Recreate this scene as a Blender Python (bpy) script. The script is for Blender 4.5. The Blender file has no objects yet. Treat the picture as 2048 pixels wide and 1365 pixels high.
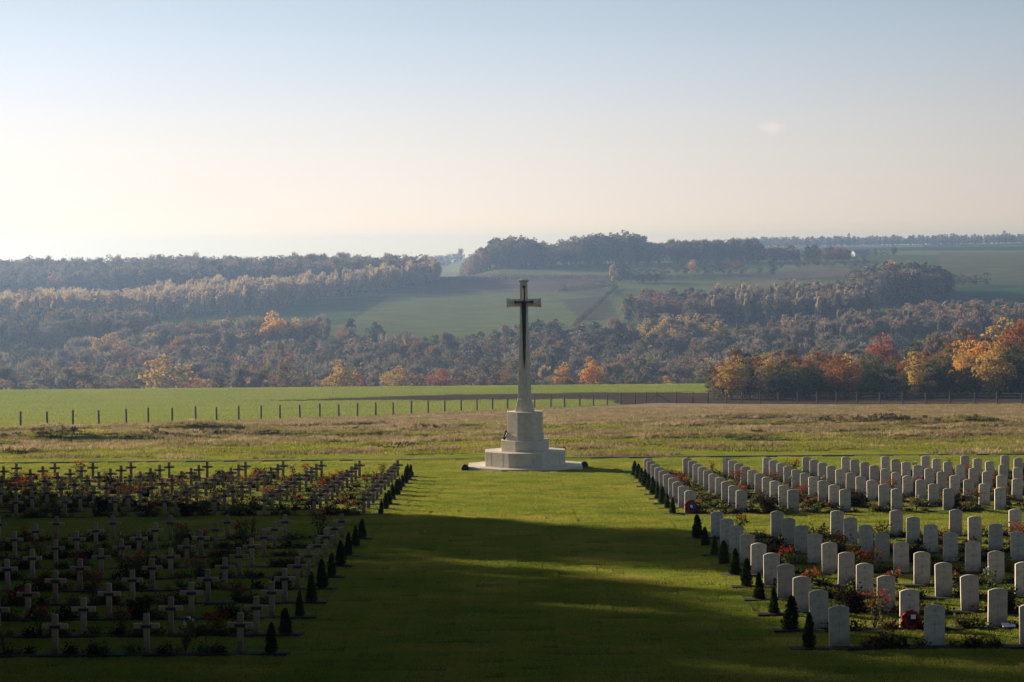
import bpy, math, random
import numpy as np
from mathutils import Vector, Matrix

random.seed(11)
rng = np.random.default_rng(11)
R = math.radians
sc = bpy.context.scene
C = sc.collection

# ------------------------------------------------------------------ camera, world, sun, exposure
F = 4836.0                      # focal length in px of the 2048 px wide photograph (85 mm)
CAMZ = 5.58
ROLL = R(-0.5)
cam = bpy.data.cameras.new('camera')
cam.lens = 36.0 * F / 2048; cam.sensor_width = 36
cam.clip_start = 0.5; cam.clip_end = 60000
camo = bpy.data.objects.new('camera', cam); C.objects.link(camo)
rot = Matrix.Rotation(R(-0.06), 4, 'Z') @ Matrix.Rotation(math.pi/2 - math.atan(177.5/F), 4, 'X') @ Matrix.Rotation(ROLL, 4, 'Z')
camo.matrix_world = Matrix.Translation((0, 0, CAMZ)) @ rot
sc.camera = camo

SUN_AZ, SUN_EL = 48.0, 12.5     # degrees left of the view, above the horizon
world = bpy.data.worlds.new("World"); sc.world = world
world.use_nodes = True
wn = world.node_tree; wl = wn.links
bg = wn.nodes['Background']; bg.inputs['Strength'].default_value = 0.07
sky = wn.nodes.new('ShaderNodeTexSky'); sky.sky_type = 'NISHITA'; sky.sun_disc = False
sky.sun_elevation = R(SUN_EL); sky.sun_rotation = R(-SUN_AZ)
sky.dust_density = 1.0; sky.air_density = 1.0; sky.ozone_density = 1.0; sky.altitude = 100
# the low autumn mist: the band of sky near the horizon is much paler and brighter than the dome
tc = wn.nodes.new('ShaderNodeTexCoord'); sep = wn.nodes.new('ShaderNodeSeparateXYZ')
wl.new(tc.outputs['Generated'], sep.inputs[0])
mr = wn.nodes.new('ShaderNodeMapRange'); mr.interpolation_type = 'SMOOTHSTEP'
wl.new(sep.outputs['Z'], mr.inputs['Value'])
mr.inputs['From Min'].default_value = 0.0; mr.inputs['From Max'].default_value = 0.26
mr.inputs['To Min'].default_value = 1.0; mr.inputs['To Max'].default_value = 0.0
ramp = wn.nodes.new('ShaderNodeValToRGB'); ramp.color_ramp.interpolation = 'B_SPLINE'      # colour of the mist by elevation
wl.new(sep.outputs['Z'], ramp.inputs[0])
cr = ramp.color_ramp
SKYR = [(0.0, (1.12, 0.86, 0.56)), (0.007, (1.08, 0.85, 0.58)), (0.020, (0.90, 0.78, 0.68)), (0.042, (0.78, 0.735, 0.69)), (0.066, (0.64, 0.685, 0.765)), (0.10, (0.41, 0.545, 0.785)), (0.3, (0.2, 0.28, 0.48))]
cr.elements[0].position = SKYR[0][0]; cr.elements[0].color = (*SKYR[0][1], 1)
cr.elements[1].position = SKYR[-1][0]; cr.elements[1].color = (*SKYR[-1][1], 1)
for p, c in SKYR[1:-1]:
    e = cr.elements.new(p); e.color = (*c, 1)
# brighter towards the sun
dotn = wn.nodes.new('ShaderNodeVectorMath'); dotn.operation = 'DOT_PRODUCT'
dotn.inputs[1].default_value = (-math.sin(R(SUN_AZ)) * math.cos(R(SUN_EL)), math.cos(R(SUN_AZ)) * math.cos(R(SUN_EL)), math.sin(R(SUN_EL)))
wl.new(tc.outputs['Generated'], dotn.inputs[0])
mg = wn.nodes.new('ShaderNodeMapRange'); wl.new(dotn.outputs['Value'], mg.inputs['Value'])
mg.inputs['From Min'].default_value = 0.48; mg.inputs['From Max'].default_value = 0.80
mg.inputs['To Min'].default_value = 0.80; mg.inputs['To Max'].default_value = 1.38
mg2 = wn.nodes.new('ShaderNodeMapRange'); wl.new(dotn.outputs['Value'], mg2.inputs['Value'])
mg2.inputs['From Min'].default_value = -0.4; mg2.inputs['From Max'].default_value = 0.48
mg2.inputs['To Min'].default_value = 0.10; mg2.inputs['To Max'].default_value = 1.0
mgm = wn.nodes.new('ShaderNodeMath'); mgm.operation = 'MULTIPLY'
wl.new(mg.outputs[0], mgm.inputs[0]); wl.new(mg2.outputs[0], mgm.inputs[1])
# soft structure in the high thin mist, and one small cloud
mp = wn.nodes.new('ShaderNodeMapping'); mp.inputs['Scale'].default_value = (2.0, 2.0, 6.0)
wl.new(tc.outputs['Generated'], mp.inputs[0])
nz = wn.nodes.new('ShaderNodeTexNoise'); nz.inputs['Scale'].default_value = 2.4; nz.inputs['Detail'].default_value = 4
wl.new(mp.outputs[0], nz.inputs['Vector'])
mz = wn.nodes.new('ShaderNodeMapRange'); wl.new(nz.outputs['Fac'], mz.inputs['Value'])
mz.inputs['From Min'].default_value = 0.35; mz.inputs['From Max'].default_value = 0.7
mz.inputs['To Min'].default_value = 0.985; mz.inputs['To Max'].default_value = 1.015
m1 = wn.nodes.new('ShaderNodeMath'); m1.operation = 'MULTIPLY'
wl.new(mgm.outputs[0], m1.inputs[0]); wl.new(mz.outputs[0], m1.inputs[1])
sc1 = wn.nodes.new('ShaderNodeVectorMath'); sc1.operation = 'SCALE'
wl.new(ramp.outputs[0], sc1.inputs[0]); wl.new(m1.outputs[0], sc1.inputs['Scale'])
HAZE_SKY = 7.2                   # brightness of the mist band in sky-texture units
sc2 = wn.nodes.new('ShaderNodeVectorMath'); sc2.operation = 'SCALE'
wl.new(sc1.outputs[0], sc2.inputs[0]); sc2.inputs['Scale'].default_value = HAZE_SKY
mixs = wn.nodes.new('ShaderNodeMix'); mixs.data_type = 'RGBA'
wl.new(mr.outputs[0], mixs.inputs['Factor'])
tint = wn.nodes.new('ShaderNodeVectorMath'); tint.operation = 'MULTIPLY'; tint.inputs[1].default_value = (.94, .89, .82)
wl.new(sky.outputs[0], tint.inputs[0]); wl.new(tint.outputs[0], mixs.inputs[6]); wl.new(sc2.outputs[0], mixs.inputs[7])
# one small cloud, low in the sky on the right
cdir = Vector((0.1083, 0.9882, 0.0500)).normalized()
sub = wn.nodes.new('ShaderNodeVectorMath'); sub.operation = 'SUBTRACT'; sub.inputs[1].default_value = cdir
wl.new(tc.outputs['Generated'], sub.inputs[0])
dv = wn.nodes.new('ShaderNodeVectorMath'); dv.operation = 'MULTIPLY'; dv.inputs[1].default_value = (150, 150, 300)
wl.new(sub.outputs[0], dv.inputs[0])
ln = wn.nodes.new('ShaderNodeVectorMath'); ln.operation = 'LENGTH'; wl.new(dv.outputs[0], ln.inputs[0])
nc = wn.nodes.new('ShaderNodeTexNoise'); nc.inputs['Scale'].default_value = 210; nc.inputs['Detail'].default_value = 4
wl.new(tc.outputs['Generated'], nc.inputs['Vector'])
ad = wn.nodes.new('ShaderNodeMath'); ad.operation = 'MULTIPLY_ADD'
wl.new(nc.outputs['Fac'], ad.inputs[0]); ad.inputs[1].default_value = 1.6; wl.new(ln.outputs['Value'], ad.inputs[2])
mc = wn.nodes.new('ShaderNodeMapRange'); mc.interpolation_type = 'SMOOTHSTEP'; wl.new(ad.outputs[0], mc.inputs['Value'])
mc.inputs['From Min'].default_value = 0.7; mc.inputs['From Max'].default_value = 1.9
mc.inputs['To Min'].default_value = 0.5; mc.inputs['To Max'].default_value = 0.0
mixc = wn.nodes.new('ShaderNodeMix'); mixc.data_type = 'RGBA'
wl.new(mc.outputs[0], mixc.inputs['Factor']); wl.new(mixs.outputs[2], mixc.inputs[6])
mixc.inputs[7].default_value = (7.2, 6.0, 5.4, 1)
wl.new(mixc.outputs[2], bg.inputs['Color'])

sun = bpy.data.lights.new('sun', 'SUN'); sun.energy = 5.0; sun.angle = R(1.2); sun.color = (1.0, 0.86, 0.62)
suno = bpy.data.objects.new('sun', sun); C.objects.link(suno)
SUNV = Vector((-math.sin(R(SUN_AZ)) * math.cos(R(SUN_EL)), math.cos(R(SUN_AZ)) * math.cos(R(SUN_EL)), math.sin(R(SUN_EL))))
suno.rotation_euler = SUNV.to_track_quat('Z', 'Y').to_euler()
suno.location = (-60, 60, 60)
sc.view_settings.view_transform = 'Standard'; sc.view_settings.look = 'None'
sc.view_settings.gamma = 1.0; sc.view_settings.exposure = 1.0
sc.cycles.volume_bounces = 1
sc.cycles.max_bounces = 6; sc.cycles.diffuse_bounces = 3; sc.cycles.glossy_bounces = 1
sc.cycles.transparent_max_bounces = 4; sc.cycles.transmission_bounces = 3
sc.cycles.sample_clamp_indirect = 4.0

# ------------------------------------------------------------------ small helpers
def unroll(xp, yp):
    a = -ROLL; dx = xp - 1024.0; dy = yp - 682.5
    return 1024 + dx - a * dy, 682.5 + dy + a * dx

def hash2(ix, iy, s):
    h = (ix * 374761393 + iy * 668265263 + s * 1442695041) & 0xffffffff
    h = ((h ^ (h >> 13)) * 1274126177) & 0xffffffff
    return ((h ^ (h >> 16)) & 0xffff) / 65535.0

def vnoise(x, y, s=0):
    x = np.asarray(x, float); y = np.asarray(y, float)
    ix = np.floor(x).astype(np.int64); iy = np.floor(y).astype(np.int64)
    fx = x - ix; fy = y - iy
    fx = fx * fx * (3 - 2 * fx); fy = fy * fy * (3 - 2 * fy)
    a = hash2(ix, iy, s); b = hash2(ix + 1, iy, s); c = hash2(ix, iy + 1, s); d = hash2(ix + 1, iy + 1, s)
    return (a * (1 - fx) + b * fx) * (1 - fy) + (c * (1 - fx) + d * fx) * fy

def fbm(x, y, s=0, o=4):
    t = 0; a = 0.5
    for k in range(o):
        t = t + a * vnoise(x * 2**k, y * 2**k, s + k * 17); a *= 0.5
    return t

SLOPE = 200.0 / F
PY = np.array([-400, 0, 125, 230, 284, 372, 440, 480, 520, 560, 620, 680, 780, 850, 900, 1000, 1200, 1400, 1600, 2000, 2600, 2900, 5000, 8000, 16000, 40000.])
PZ = np.array([400*SLOPE, 0, -125*SLOPE, -10.9, -13.7, -17.9, -19.8, -21.0, -23.3, -27.2, -35.5, -41.5, -42, -37, -31, -26.5, -20.5, -12, -3.2, 3, 7, 9.5, 12, 34, 66, 150])
def sstep(a, b, x):
    t = np.clip((x - a) / (b - a), 0, 1); return t * t * (3 - 2 * t)

def ucol(x, y):
    return 1019 + F * x / np.maximum(y, 1.0)

def ground(x, y):
    x = np.asarray(x, float); y = np.asarray(y, float)
    z = 0
    for k, w in ((-1, .25), (0, .5), (1, .25)):       # smooth the profile a little beyond the lawn
        z = z + w * np.interp(y + k * np.clip((y - 125) * 0.05, 0, 60), PY, PZ)
    u = ucol(x, y)
    # ragged ground between lawn and fence
    m = sstep(131, 146, y) * (1 - sstep(215, 240, y))
    b = (fbm(x / 14, y / 7, 3) - .47) * 1.5 + (fbm(x / 3.5, y / 2.0, 5, 3) - .44) * 0.6 + (fbm(x / 1.3, y / 1.0, 6, 2) - .37) * .45
    z = z + m * b
    for (uu, dd, sx, sy, am) in ((1800, 207, 8, 2.4, 1.0), (1950, 186, 6, 2, .8), (140, 172, 8, 2.2, .8), (300, 178, 5, 2, .6), (450, 170, 5, 2, -.6), (420, 200, 6, 2.5, .7),
                                 (1500, 232, 16, 5, .7), (1250, 195, 9, 2, .5), (700, 185, 10, 2, .45), (1560, 172, 9, 2, .4)):
        xx = (uu - 1019) * dd / F
        z = z + am * np.exp(-((x - xx) / sx) ** 2 - ((y - dd) / sy) ** 2)
    # left hill: a wooded shoulder that falls away behind its crest
    lm = 1 - sstep(860, 1010, u)
    z = z - lm * sstep(1450, 1640, y) * 22
    z = z + (1 - sstep(500, 900, u)) * 3.0 * np.exp(-((y - 1000) / 90) ** 2)
    z = z + sstep(700, 2500, y) * (fbm(x / 260, y / 260, 9, 3) - .45) * 9
    # right-hand plateau runs a little higher
    z = z + sstep(1500, 2300, u) * sstep(900, 1500, y) * (1 - sstep(2600, 4500, y)) * 2.0
    # small hollow in the valley behind the right hand hedge
    return z

def gz(x, y): return float(ground(x, y))

def at(xp, d):
    """ground point at distance d in the direction of photo column xp (at mid height)"""
    X = (xp - 1019.0) * d / F
    return Vector((X, d, gz(X, d)))

def hexrgb(c, k=1.0): return (c[0] * k, c[1] * k, c[2] * k, 1)

# ------------------------------------------------------------------ materials
def newmat(name):
    m = bpy.data.materials.new(name); m.use_nodes = True
    nt = m.node_tree; nt.nodes.clear()
    out = nt.nodes.new('ShaderNodeOutputMaterial')
    return m, nt, out

def solid(name, col, rough=.8, var=.25, scale=6.0, bump=.2, metal=0.0, detail=6, bdist=.01, spec=.25, objrand=0, dirt=None):
    m, nt, out = newmat(name); L = nt.links
    b = nt.nodes.new('ShaderNodeBsdfPrincipled'); L.new(b.outputs[0], out.inputs['Surface'])
    t = nt.nodes.new('ShaderNodeTexCoord'); n = nt.nodes.new('ShaderNodeTexNoise')
    n.inputs['Scale'].default_value = scale; n.inputs['Detail'].default_value = detail
    L.new(t.outputs['Object'], n.inputs['Vector'])
    r = nt.nodes.new('ShaderNodeValToRGB'); L.new(n.outputs['Fac'], r.inputs[0])
    r.color_ramp.elements[0].position = .3; r.color_ramp.elements[1].position = .7
    r.color_ramp.elements[0].color = hexrgb(col, 1 - var); r.color_ramp.elements[1].color = hexrgb(col, 1 + var)
    col_out = r.outputs[0]
    if objrand:
        oi = nt.nodes.new('ShaderNodeObjectInfo'); ov = nt.nodes.new('ShaderNodeMapRange'); L.new(oi.outputs['Random'], ov.inputs['Value'])
        ov.inputs['To Min'].default_value = 1 - objrand; ov.inputs['To Max'].default_value = 1 + objrand
        sv = nt.nodes.new('ShaderNodeVectorMath'); sv.operation = 'SCALE'; L.new(col_out, sv.inputs[0]); L.new(ov.outputs[0], sv.inputs['Scale']); col_out = sv.outputs[0]
    if dirt:      # ragged soil and lichen staining, strongest at the foot and in blotches
        sp = nt.nodes.new('ShaderNodeSeparateXYZ'); L.new(t.outputs['Object'], sp.inputs[0])
        n3 = nt.nodes.new('ShaderNodeTexNoise'); n3.inputs['Scale'].default_value = 5; n3.inputs['Detail'].default_value = 5
        av = nt.nodes.new('ShaderNodeVectorMath'); av.operation = 'ADD'; L.new(t.outputs['Object'], av.inputs[0])
        oi2 = nt.nodes.new('ShaderNodeObjectInfo'); s5 = nt.nodes.new('ShaderNodeMath'); s5.operation = 'MULTIPLY'; s5.inputs[1].default_value = 50; L.new(oi2.outputs['Random'], s5.inputs[0]); L.new(s5.outputs[0], av.inputs[1])
        L.new(av.outputs[0], n3.inputs['Vector'])
        ma = nt.nodes.new('ShaderNodeMath'); ma.operation = 'MULTIPLY_ADD'; L.new(n3.outputs['Fac'], ma.inputs[0]); ma.inputs[1].default_value = -.55; L.new(sp.outputs['Z'], ma.inputs[2])
        md = nt.nodes.new('ShaderNodeMapRange'); L.new(ma.outputs[0], md.inputs['Value']); md.inputs['From Min'].default_value = -.25; md.inputs['From Max'].default_value = .06; md.inputs['To Min'].default_value = .55; md.inputs['To Max'].default_value = 1
        sd = nt.nodes.new('ShaderNodeVectorMath'); sd.operation = 'SCALE'; L.new(col_out, sd.inputs[0]); L.new(md.outputs[0], sd.inputs['Scale']); col_out = sd.outputs[0]
    L.new(col_out, b.inputs['Base Color'])
    b.inputs['Roughness'].default_value = rough; b.inputs['Metallic'].default_value = metal
    b.inputs['Specular IOR Level'].default_value = spec
    if bump:
        bp = nt.nodes.new('ShaderNodeBump'); bp.inputs['Strength'].default_value = bump; bp.inputs['Distance'].default_value = bdist
        L.new(n.outputs['Fac'], bp.inputs['Height']); L.new(bp.outputs[0], b.inputs['Normal'])
    return m

def leafy(name, cols, trans=.5, scale=.5, tw=1.6, pos=False, iv=.28):
    """foliage: cols = palette picked per tree by Object Info random, varied by noise inside the crown"""
    m, nt, out = newmat(name); L = nt.links
    oi = nt.nodes.new('ShaderNodeObjectInfo'); t = nt.nodes.new('ShaderNodeTexCoord')
    n = nt.nodes.new('ShaderNodeTexNoise'); n.inputs['Scale'].default_value = scale; n.inputs['Detail'].default_value = 3
    if pos:
        gp = nt.nodes.new('ShaderNodeNewGeometry'); L.new(gp.outputs['Position'], n.inputs['Vector'])
    else: L.new(t.outputs['Object'], n.inputs['Vector'])
    r = nt.nodes.new('ShaderNodeValToRGB'); r.color_ramp.interpolation = 'LINEAR'
    k = len(cols)
    r.color_ramp.elements[0].position = 0; r.color_ramp.elements[0].color = (*cols[0], 1)
    r.color_ramp.elements[1].position = 1; r.color_ramp.elements[1].color = (*cols[-1], 1)
    for i in range(1, k - 1):
        e = r.color_ramp.elements.new(i / (k - 1)); e.color = (*cols[i], 1)
    a = nt.nodes.new('ShaderNodeMath'); a.operation = 'MULTIPLY_ADD'
    L.new(n.outputs['Fac'], a.inputs[0]); a.inputs[1].default_value = 1.6 if pos else .35
    s = nt.nodes.new('ShaderNodeMath'); s.operation = 'MULTIPLY_ADD'; L.new(oi.outputs['Random'], s.inputs[0]); s.inputs[1].default_value = .06 if pos else 1.0; s.inputs[2].default_value = -.33 if pos else -.175
    L.new(s.outputs[0], a.inputs[2]); L.new(a.outputs[0], r.inputs[0])
    gi = nt.nodes.new('ShaderNodeNewGeometry')
    hv = nt.nodes.new('ShaderNodeHueSaturation'); L.new(r.outputs[0], hv.inputs['Color'])
    v = nt.nodes.new('ShaderNodeMapRange'); L.new(gi.outputs['Random Per Island'], v.inputs['Value']); v.inputs['To Min'].default_value = 1 - iv; v.inputs['To Max'].default_value = 1 + iv
    L.new(v.outputs[0], hv.inputs['Value'])
    d = nt.nodes.new('ShaderNodeBsdfDiffuse'); tr = nt.nodes.new('ShaderNodeBsdfTranslucent')
    L.new(hv.outputs[0], d.inputs['Color'])
    gm = nt.nodes.new('ShaderNodeVectorMath'); gm.operation = 'SCALE'; gm.inputs['Scale'].default_value = tw; L.new(hv.outputs[0], gm.inputs[0])
    L.new(gm.outputs[0], tr.inputs['Color'])
    mx = nt.nodes.new('ShaderNodeMixShader'); mx.inputs[0].default_value = trans
    L.new(d.outputs[0], mx.inputs[1]); L.new(tr.outputs[0], mx.inputs[2]); L.new(mx.outputs[0], out.inputs['Surface'])
    return m

M = {}
M['stone'] = solid('portland_stone', (.60, .53, .45), .85, .12, 5, .25, spec=.2)
M['gravestone'] = solid('gravestone', (.56, .475, .405), .85, .15, 9, .3, spec=.2, objrand=.18, dirt=True)
M['carving'] = solid('carving', (.42, .355, .30), .9, .1, 9, 0)
M['crosstone'] = solid('concrete_cross', (.31, .215, .15), .85, .2, 12, .3, objrand=.2, dirt=True)
M['plaque'] = solid('bronze_plaque', (.05, .05, .06), .5, .2, 20, 0, .4)
M['bronze'] = solid('dark_bronze', (.018, .018, .02), .45, .3, 5, .1, .6)
M['soil'] = solid('soil', (.020, .014, .010), .95, .4, 8, .8, bdist=.03)
M['shaded_edge'] = solid('shaded_edge', (.022, .022, .012), .9, .3, 3, .3)
M['post'] = solid('weathered_post', (.085, .072, .062), .9, .3, 4, .3)
M['wire'] = solid('fence_wire', (.16, .15, .14), .5, .1, 4, 0, .7)
M['conifer'] = leafy('conifer_leaf', [(.018, .03, .010), (.03, .05, .016), (.045, .065, .02)], .3, 5, 1.4)
M['rose_leaf'] = leafy('rose_leaf', [(.035, .05, .02), (.06, .07, .02), (.10, .05, .03), (.05, .07, .03)], .45, 6, 1.6)
M['dark_leaf'] = leafy('dark_leaf', [(.014, .018, .010), (.03, .02, .014)], .25, 6, 1.3)
M['red'] = leafy('red_petal', [(.20, .012, .010), (.28, .03, .015), (.28, .08, .03)], .4, 6, 1.3)
M['white'] = solid('white_petal', (.75, .75, .72), .7, .05, 8, 0)
M['stem'] = solid('green_stem', (.05, .05, .025), .8, .3, 8, 0)
M['poppy'] = solid('poppy_red', (.26, .010, .014), .6, .3, 30, .3)
M['card'] = solid('card', (.78, .78, .82), .6, .04, 8, 0)
M['ribbon'] = solid('blue_ribbon', (.03, .05, .25), .5, .2, 8, 0)
M['black'] = solid('black_plastic', (.012, .012, .013), .5, .2, 8, 0)
M['bark'] = solid('bark', (.085, .07, .058), .95, .3, 2, 0)
M['palebark'] = solid('pale_bark', (.26, .23, .20), .9, .2, 2, 0)
M['roof'] = solid('barn_roof', (.16, .17, .20), .6, .1, 1, 0)
M['barnwall'] = solid('barn_wall', (.42, .42, .41), .8, .05, 1, 0)
M['brick'] = solid('red_brick', (.20, .075, .05), .9, .2, 2, .2)
M['lawn_blade'] = leafy('lawn_blade', [(.070, .105, .018), (.110, .135, .022), (.155, .155, .028), (.23, .18, .055)], .5, .5, 2.0, True)
M['rough_green'] = leafy('rough_green', [(.10, .11, .02), (.16, .15, .03), (.12, .13, .02), (.22, .18, .06)], .5, .25, 1.7)
M['crop'] = leafy('crop_blade', [(.115, .14, .026), (.135, .155, .030), (.17, .165, .04)], .5, .06, 1.7, True)
M['tuft'] = leafy('tuft_blade', [(.10, .08, .035), (.19, .14, .08), (.10, .095, .03), (.30, .22, .14), (.14, .10, .055)], .5, .25, 1.6)

def make_ground_mat():
    m, nt, out = newmat('ground'); L = nt.links
    b = nt.nodes.new('ShaderNodeBsdfPrincipled'); L.new(b.outputs[0], out.inputs['Surface'])
    b.inputs['Roughness'].default_value = 1; b.inputs['Specular IOR Level'].default_value = 0
    at_ = nt.nodes.new('ShaderNodeAttribute'); at_.attribute_name = 'landcolour'
    t = nt.nodes.new('ShaderNodeTexCoord')
    n = nt.nodes.new('ShaderNodeTexNoise'); n.inputs['Scale'].default_value = 1.2; n.inputs['Detail'].default_value = 8; n.inputs['Roughness'].default_value = .65
    L.new(t.outputs['Object'], n.inputs['Vector'])
    n2 = nt.nodes.new('ShaderNodeTexNoise'); n2.inputs['Scale'].default_value = .06; n2.inputs['Detail'].default_value = 5
    L.new(t.outputs['Object'], n2.inputs['Vector'])
    mr_ = nt.nodes.new('ShaderNodeMapRange'); L.new(n.outputs['Fac'], mr_.inputs['Value'])
    mr_.inputs['From Min'].default_value = .3; mr_.inputs['From Max'].default_value = .7; mr_.inputs['To Min'].default_value = .65; mr_.inputs['To Max'].default_value = 1.35
    mr2 = nt.nodes.new('ShaderNodeMapRange'); L.new(n2.outputs['Fac'], mr2.inputs['Value'])
    mr2.inputs['From Min'].default_value = .3; mr2.inputs['From Max'].default_value = .7; mr2.inputs['To Min'].default_value = .82; mr2.inputs['To Max'].default_value = 1.18
    mm = nt.nodes.new('ShaderNodeMath'); mm.operation = 'MULTIPLY'; L.new(mr_.outputs[0], mm.inputs[0]); L.new(mr2.outputs[0], mm.inputs[1])
    s = nt.nodes.new('ShaderNodeVectorMath'); s.operation = 'SCALE'; L.new(at_.outputs['Color'], s.inputs[0]); L.new(mm.outputs[0], s.inputs['Scale'])
    L.new(s.outputs[0], b.inputs['Base Color'])
    bp = nt.nodes.new('ShaderNodeBump'); bp.inputs['Strength'].default_value = .8; bp.inputs['Distance'].default_value = .12
    L.new(n.outputs['Fac'], bp.inputs['Height']); L.new(bp.outputs[0], b.inputs['Normal'])
    return m
M['ground'] = make_ground_mat()

# ------------------------------------------------------------------ mesh helpers
def mesh_np(name, V, Fq, mats, midx=None, smooth=False):
    """V (n,3), Fq (m,k) constant face size"""
    V = np.asarray(V, np.float32); Fq = np.asarray(Fq, np.int32)
    me = bpy.data.meshes.new(name); k = Fq.shape[1]
    me.vertices.add(len(V)); me.vertices.foreach_set('co', V.ravel())
    me.loops.add(Fq.size); me.loops.foreach_set('vertex_index', Fq.ravel())
    me.polygons.add(len(Fq)); me.polygons.foreach_set('loop_start', np.arange(0, Fq.size, k, dtype=np.int32))
    me.polygons.foreach_set('loop_total', np.full(len(Fq), k, np.int32))
    for m in mats: me.materials.append(m)
    if midx is not None: me.polygons.foreach_set('material_index', np.asarray(midx, np.int32))
    if smooth: me.polygons.foreach_set('use_smooth', np.ones(len(Fq), bool))
    me.update(calc_edges=True)
    return me

class MB:
    """collects boxes, prisms and tubes, then links them as one mesh"""
    def __init__(s): s.v = []; s.f = []
    def add(s, vs, fs):
        o = len(s.v); s.v += [tuple(v) for v in vs]; s.f += [tuple(i + o for i in f) for f in fs]
    def box(s, c, d, rz=0, bev=0):
        cx, cy, cz = c; a, b, h = d[0] / 2, d[1] / 2, d[2] / 2
        co, si = math.cos(rz), math.sin(rz)
        vs = []
        for z in (-h, h):
            for x, y in ((-a, -b), (a, -b), (a, b), (-a, b)):
                vs.append((cx + x * co - y * si, cy + x * si + y * co, cz + z))
        s.add(vs, [(3, 2, 1, 0), (4, 5, 6, 7), (0, 1, 5, 4), (1, 2, 6, 5), (2, 3, 7, 6), (3, 0, 4, 7)])
    def loft(s, rings, cap=True):
        n = len(rings[0]); o = len(s.v)
        for r in rings: s.v += [tuple(p) for p in r]
        for k in range(len(rings) - 1):
            for i in range(n):
                j = (i + 1) % n
                s.f.append((o + k * n + i, o + k * n + j, o + (k + 1) * n + j, o + (k + 1) * n + i))
        if cap:
            s.f.append(tuple(o + i for i in reversed(range(n)))); s.f.append(tuple(o + (len(rings) - 1) * n + i for i in range(n)))
    def tube(s, p, q, r0, r1, n=6, mid=None):
        p = Vector(p); q = Vector(q); d = (q - p).normalized()
        a = d.orthogonal().normalized(); b = d.cross(a)
        def ring(c, r): return [c + a * r * math.cos(2 * math.pi * i / n) + b * r * math.sin(2 * math.pi * i / n) for i in range(n)]
        s.loft([ring(p, r0), ring(q, r1)])
    def mesh(s, name, mat, bevel=0, smooth=False):
        me = bpy.data.meshes.new(name); me.from_pydata(s.v, [], s.f)
        me.materials.append(mat)
        if smooth:
            for p in me.polygons: p.use_smooth = True
        me.update()
        if bevel:
            import bmesh
            bm = bmesh.new(); bm.from_mesh(me)
            bmesh.ops.bevel(bm, geom=[e for e in bm.edges if e.calc_face_angle(0) > .5], offset=bevel, segments=2, affect='EDGES', profile=.6)
            bm.to_mesh(me); bm.free(); me.update()
        return me
    def build(s, name, mat, parent=None, bevel=0, smooth=False):
        return link(name, s.mesh(name, mat, bevel, smooth), parent)

def link(name, me, parent=None, loc=None):
    o = bpy.data.objects.new(name, me); C.objects.link(o)
    if parent is not None: o.parent = parent
    if loc is not None: o.location = loc
    return o

def empty(name, loc, rz=0):
    o = link(name, None, None, loc); o.rotation_euler.z = rz; o.empty_display_size = .2
    return o

def tag(o, label=None, cat=None, group=None, kind=None):
    if label: o['label'] = label
    if cat: o['category'] = cat
    if group: o['group'] = group
    if kind: o['kind'] = kind
    return o

def copy_tree(root, loc, rz=0, s=1.0):
    r = root.copy(); C.objects.link(r); r.location = loc; r.rotation_euler.z = rz; r.scale = (s, s, s) if not isinstance(s, tuple) else s
    for ch in root.children:
        c = ch.copy(); C.objects.link(c); c.parent = r
        for g in ch.children:
            d = g.copy(); C.objects.link(d); d.parent = c
    return r

def drop_tree(root):
    for ch in list(root.children):
        for g in list(ch.children): bpy.data.objects.remove(g)
        bpy.data.objects.remove(ch)
    bpy.data.objects.remove(root)

ORD = ['first', 'second', 'third', 'fourth', 'fifth', 'sixth', 'seventh', 'eighth', 'ninth', 'tenth', 'eleventh', 'twelfth', 'thirteenth', 'fourteenth', 'fifteenth', 'sixteenth', 'seventeenth', 'eighteenth', 'nineteenth', 'twentieth', 'next', 'later', 'further', 'last but one', 'last']

# ------------------------------------------------------------------ terrain
def inpoly(px, py, poly):
    ins = np.zeros(px.shape, bool); n = len(poly)
    for i in range(n):
        x1, y1 = poly[i]; x2, y2 = poly[(i + 1) % n]
        c = ((y1 > py) != (y2 > py)) & (px < (x2 - x1) * (py - y1) / ((y2 - y1) + 1e-9) + x1)
        ins ^= c
    return ins

GRASS = (.07, .085, .016); GREEN = (.10, .13, .022); DRY = (.15, .115, .065); PLOUGH = (.075, .05, .036)
HILLG = (.085, .11, .04); HILLG2 = (.15, .165, .06); HILLB = (.15, .11, .085); WOODF = (.05, .045, .03)
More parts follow.
